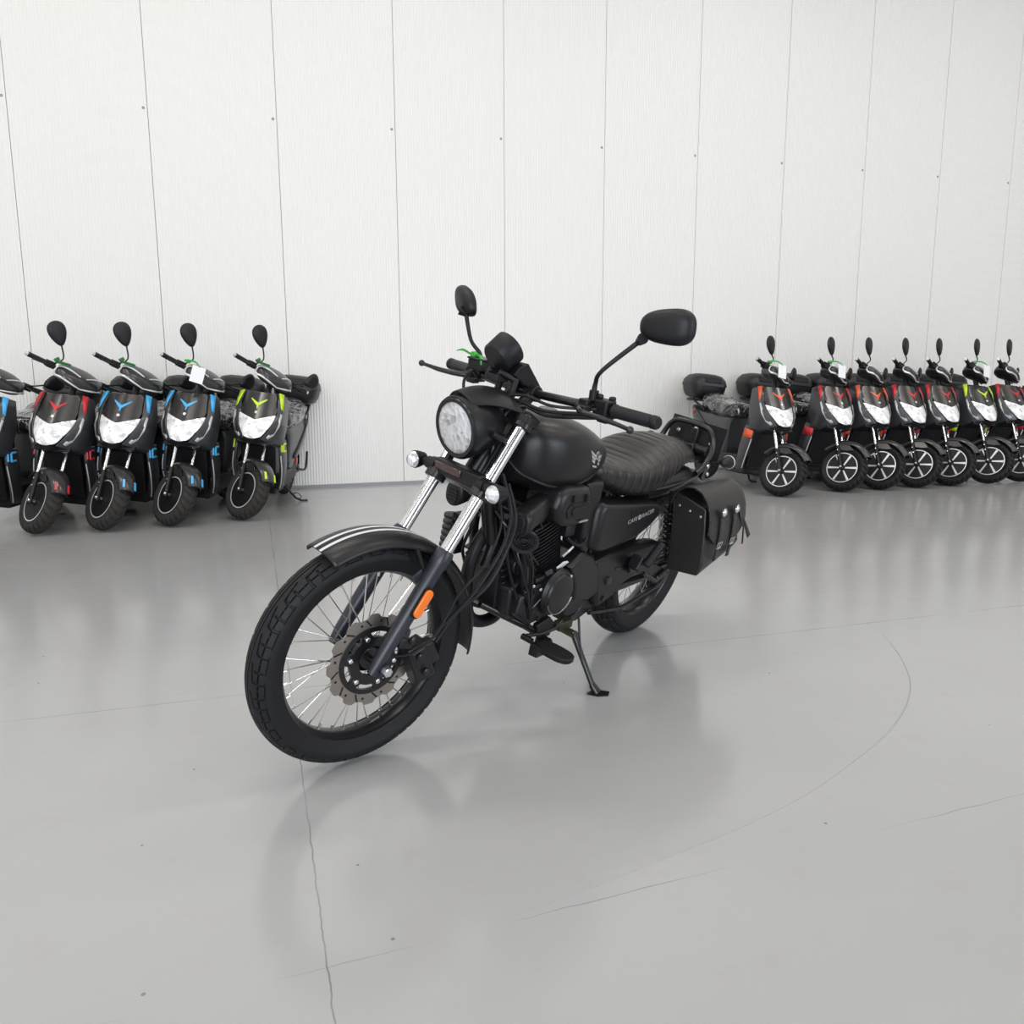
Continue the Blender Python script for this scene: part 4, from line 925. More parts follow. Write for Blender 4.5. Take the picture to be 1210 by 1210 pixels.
# --- saddlebags: leather box with an over-curved lid, hung outward
def bag(s_):
    # local frame: u along -X, section in (y,z)
    tilt = R(4.5)
    def sec(y, z):  # lean outward
        yy = y+(0.62-z)*math.tan(tilt)*1.6
        return yy*s_, z
    x0, x1 = 0.125, -0.140
    g = B()
    body = []
    for x, ins in ((x0, 0.0), (x1, 0.0)):
        body.append([(x, *sec(y, z)) for y, z in ((0.165, 0.665), (0.287, 0.640), (0.296, 0.56), (0.300, 0.435), (0.286, 0.400), (0.165, 0.380))])
    # lower front corner of the outer face is cut off towards the rear
    n = 6; vs = body[0]+body[1]; vs[n+3] = (x1, vs[n+3][1], 0.50); vs[n+4] = (x1, vs[n+4][1], 0.470); vs[n+5] = (x1, vs[n+5][1], 0.45)
    g.add(vs, [tuple(range(n)), tuple(range(2*n-1, n-1, -1))]+[(k, (k+1) % n, n+(k+1) % n, n+k) for k in range(n)])
    b_ = g.build('saddlebag', 'leather', moto, bevel=0.006, segs=3, label='black leather saddlebag')
    # lid
    g = B(); rows = []
    prof = [(0.158, 0.622), (0.165, 0.648), (0.182, 0.675), (0.208, 0.694), (0.240, 0.701), (0.270, 0.692), (0.294, 0.668), (0.309, 0.634), (0.314, 0.598), (0.314, 0.563)]
    for i, x in enumerate(np.linspace(x0+0.018, x1-0.015, 13)):
        t = i/12; row = []
        for j, (y, z) in enumerate(prof):
            drop = 0.0
            if j >= 7: drop = 0.060*(j-6)/3*(1-abs(2*t-1)**2.2)
            row.append((x, *sec(y, z-drop)))
        rows.append(row)
    g.grid(rows); ld = g.build('bag_lid', 'leather', b_, solid=0.006, bevel=0.0015, angle=60)
    # laced edge
    g = B()
    for i in range(22):
        t = i/21*(len(prof)-1); k = min(int(t), len(prof)-2); f = t-k
        y = prof[k][0]*(1-f)+prof[k+1][0]*f; z = prof[k][1]*(1-f)+prof[k+1][1]*f
        yy, zz = sec(y, z); g.ball((x0+0.0185, yy, zz), (0.0035, 0.0045, 0.0045), 8)
    g.build('lid_stitching', 'black', ld)
    for i in range(3):
        yy, zz = sec(0.185+0.042*i, 0.620-0.006*i)
        G().lathe([(0, 0.0055), (0.002, 0.005), (0.004, 0)], (x0, yy, zz), (1, 0, 0), 10).build('stud', 'bolt', b_)
    for xs in (0.055, -0.050):
        # strap from concho down to buckle
        g = B(); w_ = 0.011; path = [(0.317, 0.640), (0.321, 0.60), (0.322, 0.55), (0.318, 0.50), (0.312, 0.455)]
        L_ = []
        for y, z in path:
            yy, zz = sec(y, z); L_.append([(xs-w_, yy, zz), (xs+w_, yy, zz)])
        g.grid(L_); sp = g.build('strap', 'leather', b_, solid=0.004)
        yy, zz = sec(0.322, 0.632)
        G().lathe([(0, 0.022), (0.003, 0.021), (0.0035, 0)], (xs, yy, zz), (0, s_, 0.1), 24).build('concho_backing', 'leather', sp)
        G().lathe([(0.003, 0.0145), (0.006, 0.013), (0.010, 0.006), (0.0105, 0)], (xs, yy, zz), (0, s_, 0.1), 24).build('concho', 'chrome', sp)
        yy, zz = sec(0.322, 0.515); g = B(); r_ = 0.0018
        c = [(xs-0.016, yy, zz-0.012), (xs+0.016, yy, zz-0.012), (xs+0.016, yy+0.002*s_, zz+0.012), (xs-0.016, yy+0.002*s_, zz+0.012), (xs-0.016, yy, zz-0.012)]
        g.tube(c, r_, 8); g.tube([(xs, yy, zz-0.012), (xs, yy+0.003*s_, zz+0.012)], r_, 8); g.build('buckle', 'steel', sp)
    # fringe lace ends
    g = B(); yy, zz = sec(0.318, 0.612)
    g.grid([[(-0.095, yy, zz), (-0.104, yy, zz)], [(-0.150, yy+0.005*s_, zz-0.05), (-0.162, yy+0.005*s_, zz-0.045)], [(-0.188, yy+0.02*s_, zz-0.108), (-0.206, yy+0.02*s_, zz-0.098)]])
    g.grid([[(-0.090, yy, zz), (-0.097, yy, zz)], [(-0.135, yy+0.012*s_, zz-0.06), (-0.143, yy+0.012*s_, zz-0.06)], [(-0.143, yy+0.022*s_, zz-0.125), (-0.150, yy+0.022*s_, zz-0.12)]])
    g.build('tassel', 'leather', b_, solid=0.003)
bag(1); bag(-1)
# green plastic strap round the far mirror stem
g = F(); g.tube([(-0.455, -0.235, 0.725), (-0.43, -0.245, 0.737), (-0.41, -0.25, 0.733)], [0.003, 0.0035, 0.0008], 8, 5); g.tube([(-0.46, -0.215, 0.728), (-0.45, -0.185, 0.724), (-0.435, -0.165, 0.706)], [0.003, 0.005, 0.0008], 8, 5)
g.tube([(-0.470, -0.225, 0.726), (-0.45, -0.225, 0.726)], 0.010, 10)
sv = g.v; g2 = G(); g2.v = [tuple(BM @ (FM @ Vector(p))) for p in sv]; g2.f = g.f
o = g2.build('plastic_strap', 'strap'); o['label'] = 'thin green plastic strip tied to the far mirror stem of the motorcycle'; o['category'] = 'strap'

# ------------------------------------------------------------------ SCOOTERS
HX = [(0.45, -0.16), (0.52, -0.10), (0.58, -0.05), (0.65, -0.075), (0.72, -0.12), (0.78, -0.165), (0.90, -0.25)]
def sx(y, z):   # front surface of the fairing
    x = float(np.interp(z, [h[0] for h in HX], [h[1] for h in HX]))
    return x-3.6*y*y
def patch(g, rows, off=0.0, th=0.006, m=11):
    """rows: (z, yl, yr) draped on the fairing; closed slab"""
    F_ = []; Bk = []
    for z, yl, yr in rows:
        ys = np.linspace(yl, yr, m)
        zz = z if isinstance(z, (int, float)) else None
        F_.append([(sx(y, z if zz is not None else z(y))+off, y, z if zz is not None else z(y)) for y in ys])
        Bk.append([(p[0]-th, p[1], p[2]) for p in F_[-1]])
    n = len(rows); base = len(g.v); vs = [p for r_ in F_ for p in r_]+[p for r_ in Bk for p in r_]; o_ = n*m; fs = []
    for i in range(n-1):
        for j in range(m-1):
            a = i*m+j; fs.append((a, a+1, a+m+1, a+m)); fs.append((o_+a, o_+a+m, o_+a+m+1, o_+a+1))
    for i in range(n-1):
        a = i*m; fs.append((a, a+m, o_+a+m, o_+a)); a = i*m+m-1; fs.append((a, o_+a, o_+a+m, a+m))
    for j in range(m-1):
        fs.append((j, o_+j, o_+j+1, j+1)); a = (n-1)*m+j; fs.append((a, a+1, o_+a+1, o_+a))
    g.add(vs, fs); return g
RAKE = R(26)
def steer_m(deg):
    p = Vector((-0.02, 0, 0.2)); a = Vector((-math.sin(RAKE), 0, math.cos(RAKE)))
    return Matrix.Translation(p) @ Matrix.Rotation(R(deg), 4, a) @ Matrix.Translation(-p)
def ltop0(y): return 0.706+0.036*min(1, abs(y)/0.118)
def make_scooter(label, accent, bright, steer, mtx, group):
    T = thing('scooter', label, 'scooter', mtx, group)
    S = steer_m(steer); SG = lambda: G(S)
    # front wheel
    WM = S @ Matrix.Translation((0, 0, 0.2))
    g = G(WM); g.lathe([(-0.05, 0.010), (-0.05, 0.022), (-0.03, 0.026), (0.03, 0.026), (0.05, 0.022), (0.05, 0.010)], n=24)
    wh = g.build('wheel', 'sc_black', T)
    g = G(WM); g.grid(tyre_mesh(0.202, 0.130, 0.052, 0.038, lambda u, a: groove_block(u, a, 26), 624, 44, 0.008), close_u=True); g.build('tire', 'rubber2' if not bright else 'rubber', wh, angle=50)
    g = G(WM); g.lathe([(-0.040, 0.130), (-0.042, 0.131), (-0.042, 0.122), (-0.03, 0.118), (0.03, 0.118), (0.042, 0.122), (0.042, 0.131), (0.040, 0.130)], n=64)
    g.build('rim', 'sc_black', wh)
    g = G(WM)
    for sd in (-1, 1): g.lathe([(0.042*sd, 0.124), (0.0435*sd, 0.124), (0.0435*sd, 0.1315), (0.042*sd, 0.1315)], n=64, closed=True)
    g.build('rim_edge', 'silver', wh, label='bright machined rim edge')
    ns = 6
    for i in range(ns):
        a = 2*PI*i/ns+0.35; d = Vector((math.sin(a), 0, math.cos(a))); t = Vector((math.cos(a), 0, -math.sin(a)))
        g = G(WM)
        for dd in (0.0, ):
            w0, w1 = (0.006, 0.0095) if bright else (0.009, 0.014)
            for sd in (-1, 1):
                y0, y1 = 0.028*sd, 0.0405*sd
                vs = [d*0.026+t*w0+Vector((0, y0, 0)), d*0.126+t*w1+Vector((0, y0, 0)), d*0.126-t*w1+Vector((0, y0, 0)), d*0.026-t*w0+Vector((0, y0, 0))]
                vs += [Vector((p.x, y1, p.z)) for p in vs]
                g.add(vs, [(0, 1, 2, 3), (7, 6, 5, 4), (0, 4, 5, 1), (1, 5, 6, 2), (2, 6, 7, 3), (3, 7, 4, 0)])
        g.build('spoke', 'silver' if bright else 'sc_black', wh)
    g = G(WM); g.lathe([(0.047, 0.05), (0.047, 0.095), (0.051, 0.095), (0.051, 0.05)], n=40, closed=True); g.lathe([(-0.02, 0.05), (-0.02, 0.098), (-0.016, 0.098), (-0.016, 0.05)], n=40, closed=True); g.build('brake_disc', 'steel', wh)
    g = G(WM); g.lathe([(-0.056, 0), (-0.056, 0.010), (-0.05, 0.012), (-0.085, 0.012), (-0.09, 0.009), (-0.092, 0)], n=12); g.build('axle_nut', 'steel', wh)
    # fork: sliders in front of the steering axis
    ax_ = Vector((-math.sin(RAKE), 0, math.cos(RAKE)))
    for s_ in (1, -1):
        b0 = Vector((0.0, 0.072*s_, 0.2)); g = SG(); g.tube([b0-ax_*0.02, b0+ax_*0.19], [0.015, 0.017], 14)
        sl = g.build('fork_leg', 'sc_black', T); SG().tube([b0+ax_*0.18, b0+ax_*0.42], 0.0125, 14).build('fork_tube', 'chrome', sl)
        for dz in (0.10, 0.15): SG().lathe([(0, 0.006), (0.004, 0.005), (0.004, 0)], b0+ax_*dz+Vector((0, 0.016*s_, 0)), (0, s_, 0), 8).build('bolt', 'bolt', sl)
    # front fender
    fd = fender(S, 0.243, 55, -58, 0.074, 0.042, ctr=(0, 0.2), n=30, name='fender', material='sc_dark', parent=T, taper=lambda t: 0.62+0.38*math.sin(min(1, t*1.7)*PI/2), th=0.004)
    for s_ in (1, -1):
        g = SG(); g.prism([(0.06, 0.36), (-0.02, 0.425), (-0.09, 0.40), (-0.06, 0.345), (0.0, 0.345)], 0.058*s_, 0.064*s_); g.build('fender_side', 'sc_dark', fd, bevel=0.002)
        if bright: continue
        a = R(44); g = SG(); g.box((0.237*math.sin(a), 0.040*s_, 0.2+0.237*math.cos(a)), (0.060, 0.014, 0.006), (R(-28*s_), R(44), 0)); g.build('fender_decal', accent, fd)
    # steering head cover / dash cowl
    g = SG()
    g.loft([(-0.245, 0, 0.985, 0.055, 0.012, 0.02, 2.2), (-0.262, 0, 0.992, 0.115, 0.035, 0.045, 2.5), (-0.31, 0, 1.010, 0.155, 0.050, 0.062, 2.6), (-0.37, 0, 1.030, 0.140, 0.050, 0.070, 2.4), (-0.43, 0, 1.030, 0.105, 0.035, 0.06, 2.3), (-0.46, 0, 1.02, 0.05, 0.015, 0.03, 2.2)], 28, 5)
    cw = g.build('handlebar_cowl', 'sc_dark', T, angle=60)
    g = SG()
    for s_ in (1, -1):
        g.tube([(-0.248, 0.0, 0.958), (-0.250, 0.07*s_, 0.972), (-0.278, 0.128*s_, 0.985), (-0.310, 0.157*s_, 0.985), (-0.335, 0.158*s_, 1.010), (-0.33, 0.140*s_, 1.045), (-0.30, 0.09*s_, 1.052), (-0.262, 0.02*s_, 1.035)], [0.005, 0.007, 0.008, 0.008, 0.007, 0.006, 0.006, 0.004], 8, 5)
    g.build('cowl_trim', 'silver', cw)
    g = SG(); g.tube([(-0.375, -0.335, 1.035), (-0.375, -0.20, 1.03), (-0.36, -0.10, 1.02), (-0.36, 0.10, 1.02), (-0.375, 0.20, 1.03), (-0.375, 0.335, 1.035)], 0.011, 12, 3); g.tube([(-0.36, 0, 1.0), (-0.23, 0, 0.72)], 0.022, 12)
    hbr = g.build('handlebar', 'sc_black', T)
    for s_ in (1, -1):
        g = SG(); g.tube([(-0.375, 0.21*s_, 1.03), (-0.375, 0.33*s_, 1.035)], 0.0165, 14); g.box((-0.37, 0.185*s_, 1.03), (0.05, 0.05, 0.045)); g.tube([(-0.335, 0.17*s_, 1.03), (-0.315, 0.22*s_, 1.025), (-0.325, 0.31*s_, 1.022)], 0.006, 8, 4)
        g.build('grip', 'sc_black', hbr, bevel=0.003)
        SG().tube([(-0.375, 0.33*s_, 1.035), (-0.375, 0.347*s_, 1.0355)], 0.0135, 12).build('grip_cap', 'silver', hbr)
        low = (s_ == 1)
        if not low:
            pb, pe, hc_, up_ = Vector((-0.345, -0.17, 1.050)), Vector((-0.35, -0.155, 1.15)), Vector((-0.352, -0.232, 1.235-(0.045 if bright else 0))), Vector((-0.01, -0.052, 0.064))
            mid = Vector((-0.335, -0.140, 1.10))
        else:
            pb, pe, hc_, up_ = Vector((-0.345, 0.17, 1.04)), Vector((-0.36, 0.27, 1.085)), Vector((-0.362, 0.325, 1.125)), Vector((-0.01, 0.058, 0.040))
            mid = Vector((-0.35, 0.22, 1.06))
        pe = hc_-up_*0.9; g = SG(); g.tube([pb, mid, pe, hc_-up_*0.4], [0.005, 0.005, 0.0055, 0.009], 8, 4); ms = g.build('mirror_stem', 'sc_black', T)
        g = SG(); U = up_; W_ = Vector((1, 0, 0)).cross(U)  .normalized()*0.064; rows = []
        for i in range(7):
            t = i/6; sc_ = math.cos(t*PI/2*0.98)**0.5; dp = 0.024*math.sin(t*PI/2); ring = []
            for k in range(24):
                a = 2*PI*k/24; c_, s2 = math.cos(a), math.sin(a)
                ring.append(hc_+U*(c_*sc_)+W_*(s2*sc_*(0.86+0.30*c_))+Vector((dp, 0, 0)))
            rows.append(ring)
        g.grid(rows, close_v=True); g.f.append(tuple(range(24))); g.f.append(tuple(6*24+23-k for k in range(24)))
        g.build('mirror', 'sc_black', ms, angle=50)
    # ---- fixed body
    g = G(); patch(g, [(0.895, -0.10, 0.10), (0.88, -0.118, 0.118), (0.83, -0.13, 0.13), (0.78, -0.125, 0.125), ((lambda y: ltop0(y)+0.004), -0.120, 0.120)], 0.004, 0.03, 15)
    sh = g.build('front_shield', 'sc_dark', T, angle=50)
    def ltop(y): return 0.706+0.036*min(1, abs(y)/0.118)
    def lbot(y): return 0.573+0.30*max(0, abs(y)-0.012)
    rows = []
    for t in np.linspace(0, 1, 13):
        hw_ = float(np.interp(t, [0, 0.25, 0.55, 0.85, 1.0], [0.128, 0.124, 0.108, 0.078, 0.060]))
        rows.append(((lambda y, t=t: ltop(y)*(1-t)+lbot(y)*t), -hw_, hw_))
    g = G(); patch(g, rows, 0.004, 0.012, 19)
    hl_ = g.build('headlight', 'sc_lens', T, angle=50, label='clear faceted headlight')
    # Y emblem and badge
    g = G()
    def bar_(p, q, w0, w1):
        (y0, z0), (y1, z1) = p, q; d = Vector((y1-y0, z1-z0)).normalized(); nn = Vector((-d.y, d.x))
        pts = [(y0+nn.x*w0, z0+nn.y*w0), (y1+nn.x*w1, z1+nn.y*w1), (y1-nn.x*w1, z1-nn.y*w1), (y0-nn.x*w0, z0-nn.y*w0)]
        vs = [(sx(y, z)+0.0075, y, z) for y, z in pts]+[(sx(y, z)+0.002, y, z) for y, z in pts]
        g.add(vs, [(0, 1, 2, 3), (7, 6, 5, 4), (0, 4, 5, 1), (1, 5, 6, 2), (2, 6, 7, 3), (3, 7, 4, 0)])
    for s_ in (1, -1): bar_((0.004*s_, 0.812), (0.056*s_, 0.848), 0.010, 0.003)
    bar_((0, 0.822), (0, 0.782), 0.009, 0.003); g.build('emblem', accent, sh)
    g = G(); g.lathe([(0, 0.011), (0.004, 0.010), (0.005, 0)], (sx(0.0, 0.755)+0.003, 0.0, 0.755), (1, 0, 0.5), 16); g.build('badge', 'silver', sh)
    # side fairings
    for s_ in (1, -1):
        g = G()
        def wing(rows, th=0.01, yoff=0.0):
            g.grid([[(x, y*s_, z) for x, y, z in r_] for r_ in rows])
        wing([[(-0.29, 0.118, 0.895), (-0.31, 0.150, 0.885), (-0.36, 0.165, 0.87)],
              [(-0.235, 0.128, 0.83), (-0.265, 0.158, 0.83), (-0.35, 0.175, 0.82)],
              [(-0.20, 0.135, 0.755), (-0.225, 0.166, 0.76), (-0.34, 0.185, 0.74)],
              [(-0.15, 0.126, 0.70), (-0.19, 0.166, 0.68), (-0.33, 0.185, 0.66)],
              [(-0.10, 0.098, 0.63), (-0.155, 0.146, 0.60), (-0.31, 0.178, 0.58)],
              [(-0.07, 0.062, 0.575), (-0.15, 0.12, 0.545), (-0.30, 0.175, 0.53)],
              [(-0.085, 0.005, 0.545), (-0.15, 0.06, 0.525), (-0.30, 0.165, 0.50)]])
        fa = g.build('side_fairing', 'sc_grey', T, solid=0.008, bevel=0.002, angle=25, label='graphite grey front side fairing')
        g = G(); g.grid([[(-0.222+0.004, 0.156*s_, 0.756), (-0.222+0.004, 0.168*s_, 0.745)], [(-0.18, 0.148*s_, 0.69), (-0.178, 0.163*s_, 0.665)], [(-0.13, 0.116*s_, 0.625), (-0.14, 0.133*s_, 0.60)], [(-0.10, 0.090*s_, 0.585), (-0.115, 0.10*s_, 0.572)]]); g.build('fairing_trim', 'silver', fa, solid=0.012)
        g = G(); g.grid([[(-0.282, 0.122*s_, 0.898), (-0.30, 0.155*s_, 0.888)], [(-0.25, 0.140*s_, 0.845), (-0.262, 0.163*s_, 0.832)], [(-0.232, 0.152*s_, 0.79), (-0.238, 0.167*s_, 0.775)]]); g.build('accent_panel', accent, fa, solid=0.012)
        # leg shield: outer wing down to the floorboard
        g = G(); g.grid([[(-0.27, 0.148*s_, 0.55), (-0.37, 0.170*s_, 0.56)], [(-0.27, 0.160*s_, 0.46), (-0.39, 0.178*s_, 0.46)], [(-0.29, 0.168*s_, 0.36), (-0.41, 0.184*s_, 0.36)], [(-0.34, 0.160*s_, 0.24), (-0.44, 0.172*s_, 0.24)], [(-0.39, 0.14*s_, 0.17), (-0.47, 0.150*s_, 0.17)]])
        lg = g.build('leg_shield', 'sc_grey', T, solid=0.02, bevel=0.005)
        if bright:
            g = G(); g.grid([[(-0.256, 0.168*s_, 0.515), (-0.36, 0.188*s_, 0.535)], [(-0.262, 0.174*s_, 0.455), (-0.37, 0.1925*s_, 0.455)]]); g.build('accent_decal', accent, lg, solid=0.004)
        else:
            g = G()
            for q in (((-0.272, 0.166), (0.475, 0.525)), ((-0.298, 0.173), (0.475, 0.530))):
                (xa, ya), (za, zb) = q; g.tube([(xa, ya*s_+0.008*s_, za), (xa, ya*s_+0.004*s_, zb)], 0.007, 6)
            g.tube([(-0.298, 0.181*s_, 0.475), (-0.34, 0.188*s_, 0.478)], 0.007, 6); g.tube([(-0.298, 0.177*s_, 0.530), (-0.34, 0.184*s_, 0.532)], 0.007, 6)
            g.build('accent_decal', accent, lg)
        g = G(); g.tube([(-0.262, 0.170*s_, 0.445), (-0.285, 0.179*s_, 0.35), (-0.333, 0.172*s_, 0.25), (-0.378, 0.155*s_, 0.185)], 0.004, 6, 4); g.build('trim_line', 'silver', lg)
    # inner black shield, chin
    g = G(); g.prism([(-0.14, 0.57), (-0.30, 0.88), (-0.42, 0.86), (-0.44, 0.60), (-0.50, 0.28), (-0.36, 0.20), (-0.31, 0.38), (-0.26, 0.50), (-0.11, 0.535)], -0.125, 0.125); g.build('inner_shield', 'sc_black', T, bevel=0.01)
    g = G(); patch(g, [(0.572, -0.060, 0.060), (0.555, -0.085, 0.085), (0.535, -0.03, 0.03)], 0.006, 0.03, 7); g.build('chin', 'sc_black', T)
    # floorboard, belly box, rear body
    g = G(); g.box((-0.60, 0, 0.235), (0.42, 0.32, 0.12)); g.box((-0.56, 0, 0.17), (0.30, 0.24, 0.08)); g.build('floorboard', 'sc_black', T, bevel=0.015)
    g = G(); g.loft([(-0.74, 0, 0.40, 0.115, 0.22, 0.20, 4), (-0.80, 0, 0.42, 0.135, 0.22, 0.22, 4), (-1.0, 0, 0.46, 0.150, 0.19, 0.17, 3.5), (-1.25, 0, 0.54, 0.150, 0.13, 0.13, 3), (-1.45, 0, 0.62, 0.120, 0.08, 0.10, 2.6), (-1.60, 0, 0.68, 0.06, 0.03, 0.05, 2.4)], 32, 5)
    g.build('rear_body', 'sc_grey', T, angle=50)
    for s_ in (1, -1):
        g = G(); g.grid([[(-0.86, 0.148*s_, 0.36), (-0.88, 0.150*s_, 0.40)], [(-1.10, 0.158*s_, 0.50), (-1.12, 0.158*s_, 0.54)], [(-1.30, 0.150*s_, 0.61), (-1.32, 0.148*s_, 0.645)], [(-1.45, 0.125*s_, 0.68), (-1.46, 0.12*s_, 0.70)]]); g.build('body_trim', 'sc_case2', T, solid=0.010)
        G().box((-1.42, 0.128*s_, 0.645), (0.07, 0.012, 0.02), (0, R(-30), R(10*s_))).build('body_decal', accent, T)
        G().ball((-0.98, 0.146*s_, 0.33), (0.03, 0.008, 0.04), 12).build('reflector', 'red', T)
    g = G(); g.box((-0.92, 0, 0.27), (0.36, 0.26, 0.18)); g.prism([(-1.05, 0.36), (-1.40, 0.24), (-1.40, 0.18), (-1.05, 0.20)], 0.06, 0.10); g.prism([(-1.05, 0.36), (-1.40, 0.24), (-1.40, 0.18), (-1.05, 0.20)], -0.10, -0.06)
    g.build('motor_case', 'sc_black', T, bevel=0.02)
    # rear wheel
    WR = Matrix.Translation((-1.28, 0, 0.2)); g = G(WR); g.grid(tyre_mesh(0.202, 0.130, 0.050, 0.038, lambda u, a: groove_block(u, a, 26), 200, 30, 0.005), close_u=True)
    rt = g.build('wheel', 'rubber2', T, angle=50); g = G(WR); g.lathe([(-0.042, 0.0), (-0.042, 0.05), (-0.03, 0.09), (-0.042, 0.131), (0.042, 0.131), (0.03, 0.09), (0.042, 0.05), (0.042, 0.0)], n=40); g.build('hub_motor', 'sc_black', rt)
    fender(Matrix.Identity(4), 0.235, -20, -80, 0.075, 0.03, ctr=(-1.28, 0.2), n=16, name='rear_mudguard', material='sc_black', parent=T)
    # seat wrapped in film
    rng = np.random.RandomState(3)
    ph = rng.rand(6)*6.28
    def crumple(p, a):
        d = 0.005*math.sin(p.x*30+a*3+ph[0])+0.002*math.sin(p.x*60-a*5+ph[1])
        c = Vector((p.x, 0, 0.70)); v = (p-c); return p+v.normalized()*d
    g = G(); g.loft([(-0.66, 0, 0.68, 0.09, 0.03, 0.05, 2.6), (-0.70, 0, 0.69, 0.135, 0.055, 0.075, 2.8), (-0.82, 0, 0.69, 0.155, 0.06, 0.085, 2.8), (-1.0, 0, 0.70, 0.160, 0.075, 0.085, 2.8), (-1.12, 0, 0.72, 0.155, 0.095, 0.085, 2.6), (-1.28, 0, 0.74, 0.13, 0.085, 0.07, 2.5), (-1.38, 0, 0.75, 0.07, 0.04, 0.04, 2.4)], 56, 12, fn=crumple)
    g.build('seat', 'film', T, angle=80, label='seat wrapped in crinkled clear film')
    # rack and top case
    g = G()
    for s_ in (1, -1): g.tube([(-1.22, 0.12*s_, 0.66), (-1.38, 0.13*s_, 0.72), (-1.52, 0.11*s_, 0.755), (-1.66, 0.09*s_, 0.755)], 0.011, 10, 4)
    g.tube([(-1.66, -0.09, 0.755), (-1.66, 0.09, 0.755)], 0.011, 10); g.box((-1.52, 0, 0.762), (0.20, 0.18, 0.012)); g.build('luggage_rack', 'sc_black', T)
    tc_ = []
    g = G()
    def rr(x0, x1, y0, z, e=4, n=40):
        xc, hx = (x0+x1)/2, (x1-x0)/2; return [(xc+hx*math.copysign(abs(math.cos(2*PI*k/n))**(2/e), math.cos(2*PI*k/n)), y0*math.copysign(abs(math.sin(2*PI*k/n))**(2/e), math.sin(2*PI*k/n)), z) for k in range(n)]
    def stack(gr, L_):
        n = len(L_[0]); gr.grid(L_, close_v=True); b0 = len(gr.v)-n*len(L_); gr.f.append(tuple(b0+k for k in range(n-1, -1, -1))); gr.f.append(tuple(b0+n*(len(L_)-1)+k for k in range(n)))
    stack(g, [rr(-1.62, -1.41, 0.12, 0.772, 3), rr(-1.67, -1.375, 0.155, 0.79, 3.2), rr(-1.695, -1.355, 0.178, 0.83, 3.4), rr(-1.705, -1.345, 0.188, 0.88, 3.4), rr(-1.705, -1.345, 0.190, 0.90, 3.4)])
    cs = g.build('top_case', 'sc_case', T, bevel=0, angle=50)
    g = G(); stack(g, [rr(-1.712, -1.338, 0.195, 0.895, 3.4), rr(-1.714, -1.336, 0.196, 0.905, 3.4), rr(-1.70, -1.35, 0.185, 0.955, 3.2), rr(-1.665, -1.385, 0.155, 0.995, 2.8), rr(-1.60, -1.45, 0.095, 1.012, 2.5)]); ld_ = g.build('case_lid', 'sc_case', cs, angle=50)
    g = G(); g.box((-1.343, 0, 0.905), (0.014, 0.23, 0.030)); g.build('case_band', 'sc_case2', cs, bevel=0.004)
    g = G(); g.box((-1.352, 0, 0.95), (0.02, 0.17, 0.055), (0, R(-14), 0)); g.build('lid_panel', 'sc_black', ld_, bevel=0.004)
    # side stand
    g = G(); lz = math.tan(R(6.3)); g.tube([(-0.72, 0.11, 0.16), (-0.80, 0.20, 0.215*lz+0.03), (-0.82, 0.25, 0.25*lz+0.006)], 0.009, 10); g.tube([(-0.82, 0.25, 0.25*lz+0.005), (-0.83, 0.29, 0.29*lz+0.006)], 0.011, 8)
    g.tube([(-0.79, 0.17, 0.09), (-0.76, 0.22, 0.10), (-0.76, 0.25, 0.075), (-0.80, 0.22, 0.05)], 0.003, 6, 5); g.build('side_stand', 'sc_black', T)
    g = G(); g.tube([(-1.18, 0.12, 0.24), (-1.34, 0.15, 0.22), (-1.46, 0.14, 0.26), (-1.50, 0.13, 0.36)], 0.010, 8, 4); g.build('rear_bumper_bar', 'sc_black', T)
    return T
def dup(root, mtx, label, accent, group):
    """copy a scooter with its parts and sub-parts; decals take the new colour"""
    old = ('acc_red', 'acc_orange', 'acc_blue', 'acc_green'); olds = [M[a] for a in old]
    def cp(o, parent):
        c = o.copy()
        if o.type == 'MESH' and o.data.materials and o.data.materials[0] in olds and o.data.materials[0] != M[accent]:
            c.data = o.data.copy(); c.data.materials[0] = M[accent]
        C.objects.link(c)
        if parent: c.parent = parent
        for ch in o.children: cp(ch, c)
        return c
    r_ = cp(root, None); r_.matrix_world = mtx; r_['label'] = label; r_['group'] = group
    return r_
def tag_on(T, mtx, steer, label, size=0.115):
    """paper tag on a green strap hanging from the right mirror foot"""
    S = mtx @ steer_m(steer); g = G(S); g.box((-0.235, -0.115, 1.015), (0.002, 0.088, size), (R(9), R(-12), R(-22)))
    o = g.build('paper_tag', 'paper'); o['label'] = label; o['category'] = 'tag'; o['group'] = 'tags hanging on the scooters'
    g = G(S); g.tube([(-0.345, -0.17, 1.075), (-0.29, -0.14, 1.088), (-0.243, -0.12, 1.068)], [0.007, 0.006, 0.004], 8, 4); g.box((-0.345, -0.165, 1.068), (0.03, 0.03, 0.016)); g.build('strap', 'strap', o)
def strap_on(mtx, steer, label):
    S = mtx @ steer_m(steer); g = G(S); g.box((-0.32, -0.13, 1.072), (0.03, 0.085, 0.016), (R(8), 0, 0)); g.tube([(-0.345, -0.18, 1.065), (-0.345, -0.16, 1.09)], 0.012, 8)
    o = g.build('plastic_strap', mat('dark_green_strap', (0.02, 0.14, 0.03), 0.5) if 'dark_green_strap' not in bpy.data.materials else bpy.data.materials['dark_green_strap']); o['label'] = label; o['category'] = 'strap'; o['group'] = 'green straps on the scooter handlebars'
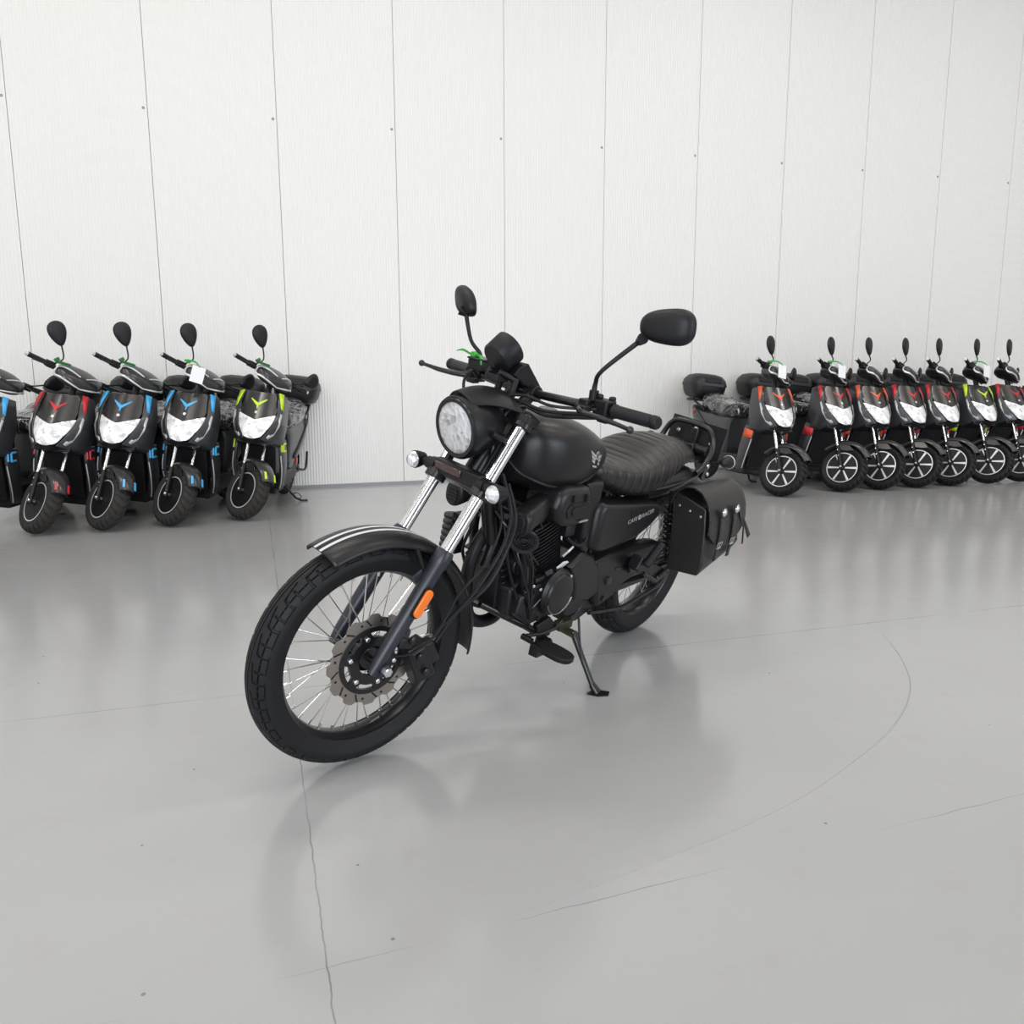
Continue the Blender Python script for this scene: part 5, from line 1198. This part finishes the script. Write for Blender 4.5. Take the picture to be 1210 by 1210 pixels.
LEFT = [(-1.81, 5.90, 'acc_blue', 'blue trimmed scooter cut off by the left edge of the photo', None),
        (-1.335, 5.88, 'acc_red', 'dark scooter with red decals standing in the left row, the only red one there', 'dark green strap on the handlebar of the red trimmed scooter in the left row'),
        (-0.945, 5.88, 'acc_blue', 'blue trimmed scooter without paper tag, between the red trimmed one and the tagged blue one', 'dark green strap on the handlebar of the blue trimmed scooter right of the red one'),
        (-0.535, 5.92, 'acc_blue', 'blue trimmed scooter with a white paper tag, beside the lime one in the left row', 'T'),
        (-0.065, 6.01, 'acc_green', 'dark scooter with lime green decals at the right end of the left row', 'dark green strap on the handlebar of the lime trimmed scooter in the left row')]
STL = 50
proto = None
for i, (x, y, acc, lab, tg) in enumerate(LEFT):
    m_ = leanframe(x-0.035, y, -104.5, 7)
    if proto is None: proto = make_scooter(lab, acc, False, STL, m_, 'scooters in the left row')
    else: dup(proto, m_, lab, acc, 'scooters in the left row')
    if tg == 'T': tag_on(None, m_, STL, 'white paper tag hanging on the blue trimmed scooter of the left row')
    elif tg: strap_on(m_, STL, tg)
RIGHT = [(4.183, 5.726, 'acc_orange', 'dark scooter with orange decals at the left end of the right row', 'white tag on the orange trimmed scooter at the left end of the right row'),
         (4.84, 5.79, 'acc_red', 'red trimmed scooter with a white paper tag, second from the left in the right row', 'white tag on the red trimmed scooter second in the right row'),
         (5.24, 5.79, 'acc_orange', 'orange trimmed scooter third from the left in the right row, between two red ones', None),
         (5.64, 5.79, 'acc_red', 'red trimmed scooter just right of the second orange one in the right row', None),
         (6.02, 5.79, 'acc_red', 'red trimmed scooter just left of the lime one in the right row', None),
         (6.46, 5.79, 'acc_green', 'dark scooter with lime green decals in the right row', 'narrow white and green tag on the lime trimmed scooter in the right row'),
         (6.85, 5.79, 'acc_red', 'red trimmed scooter just right of the lime one in the right row', None),
         (7.28, 5.79, 'acc_red', 'red trimmed scooter cut off by the right edge of the photo', None)]
STR = 34
proto = None
for i, (x, y, acc, lab, tg) in enumerate(RIGHT):
    m_ = leanframe(x-0.03, y, -92.5, 6)
    if proto is None: proto = make_scooter(lab, acc, True, STR, m_, 'scooters in the right row')
    else: dup(proto, m_, lab, acc, 'scooters in the right row')
    if tg: tag_on(None, m_, STR, tg)
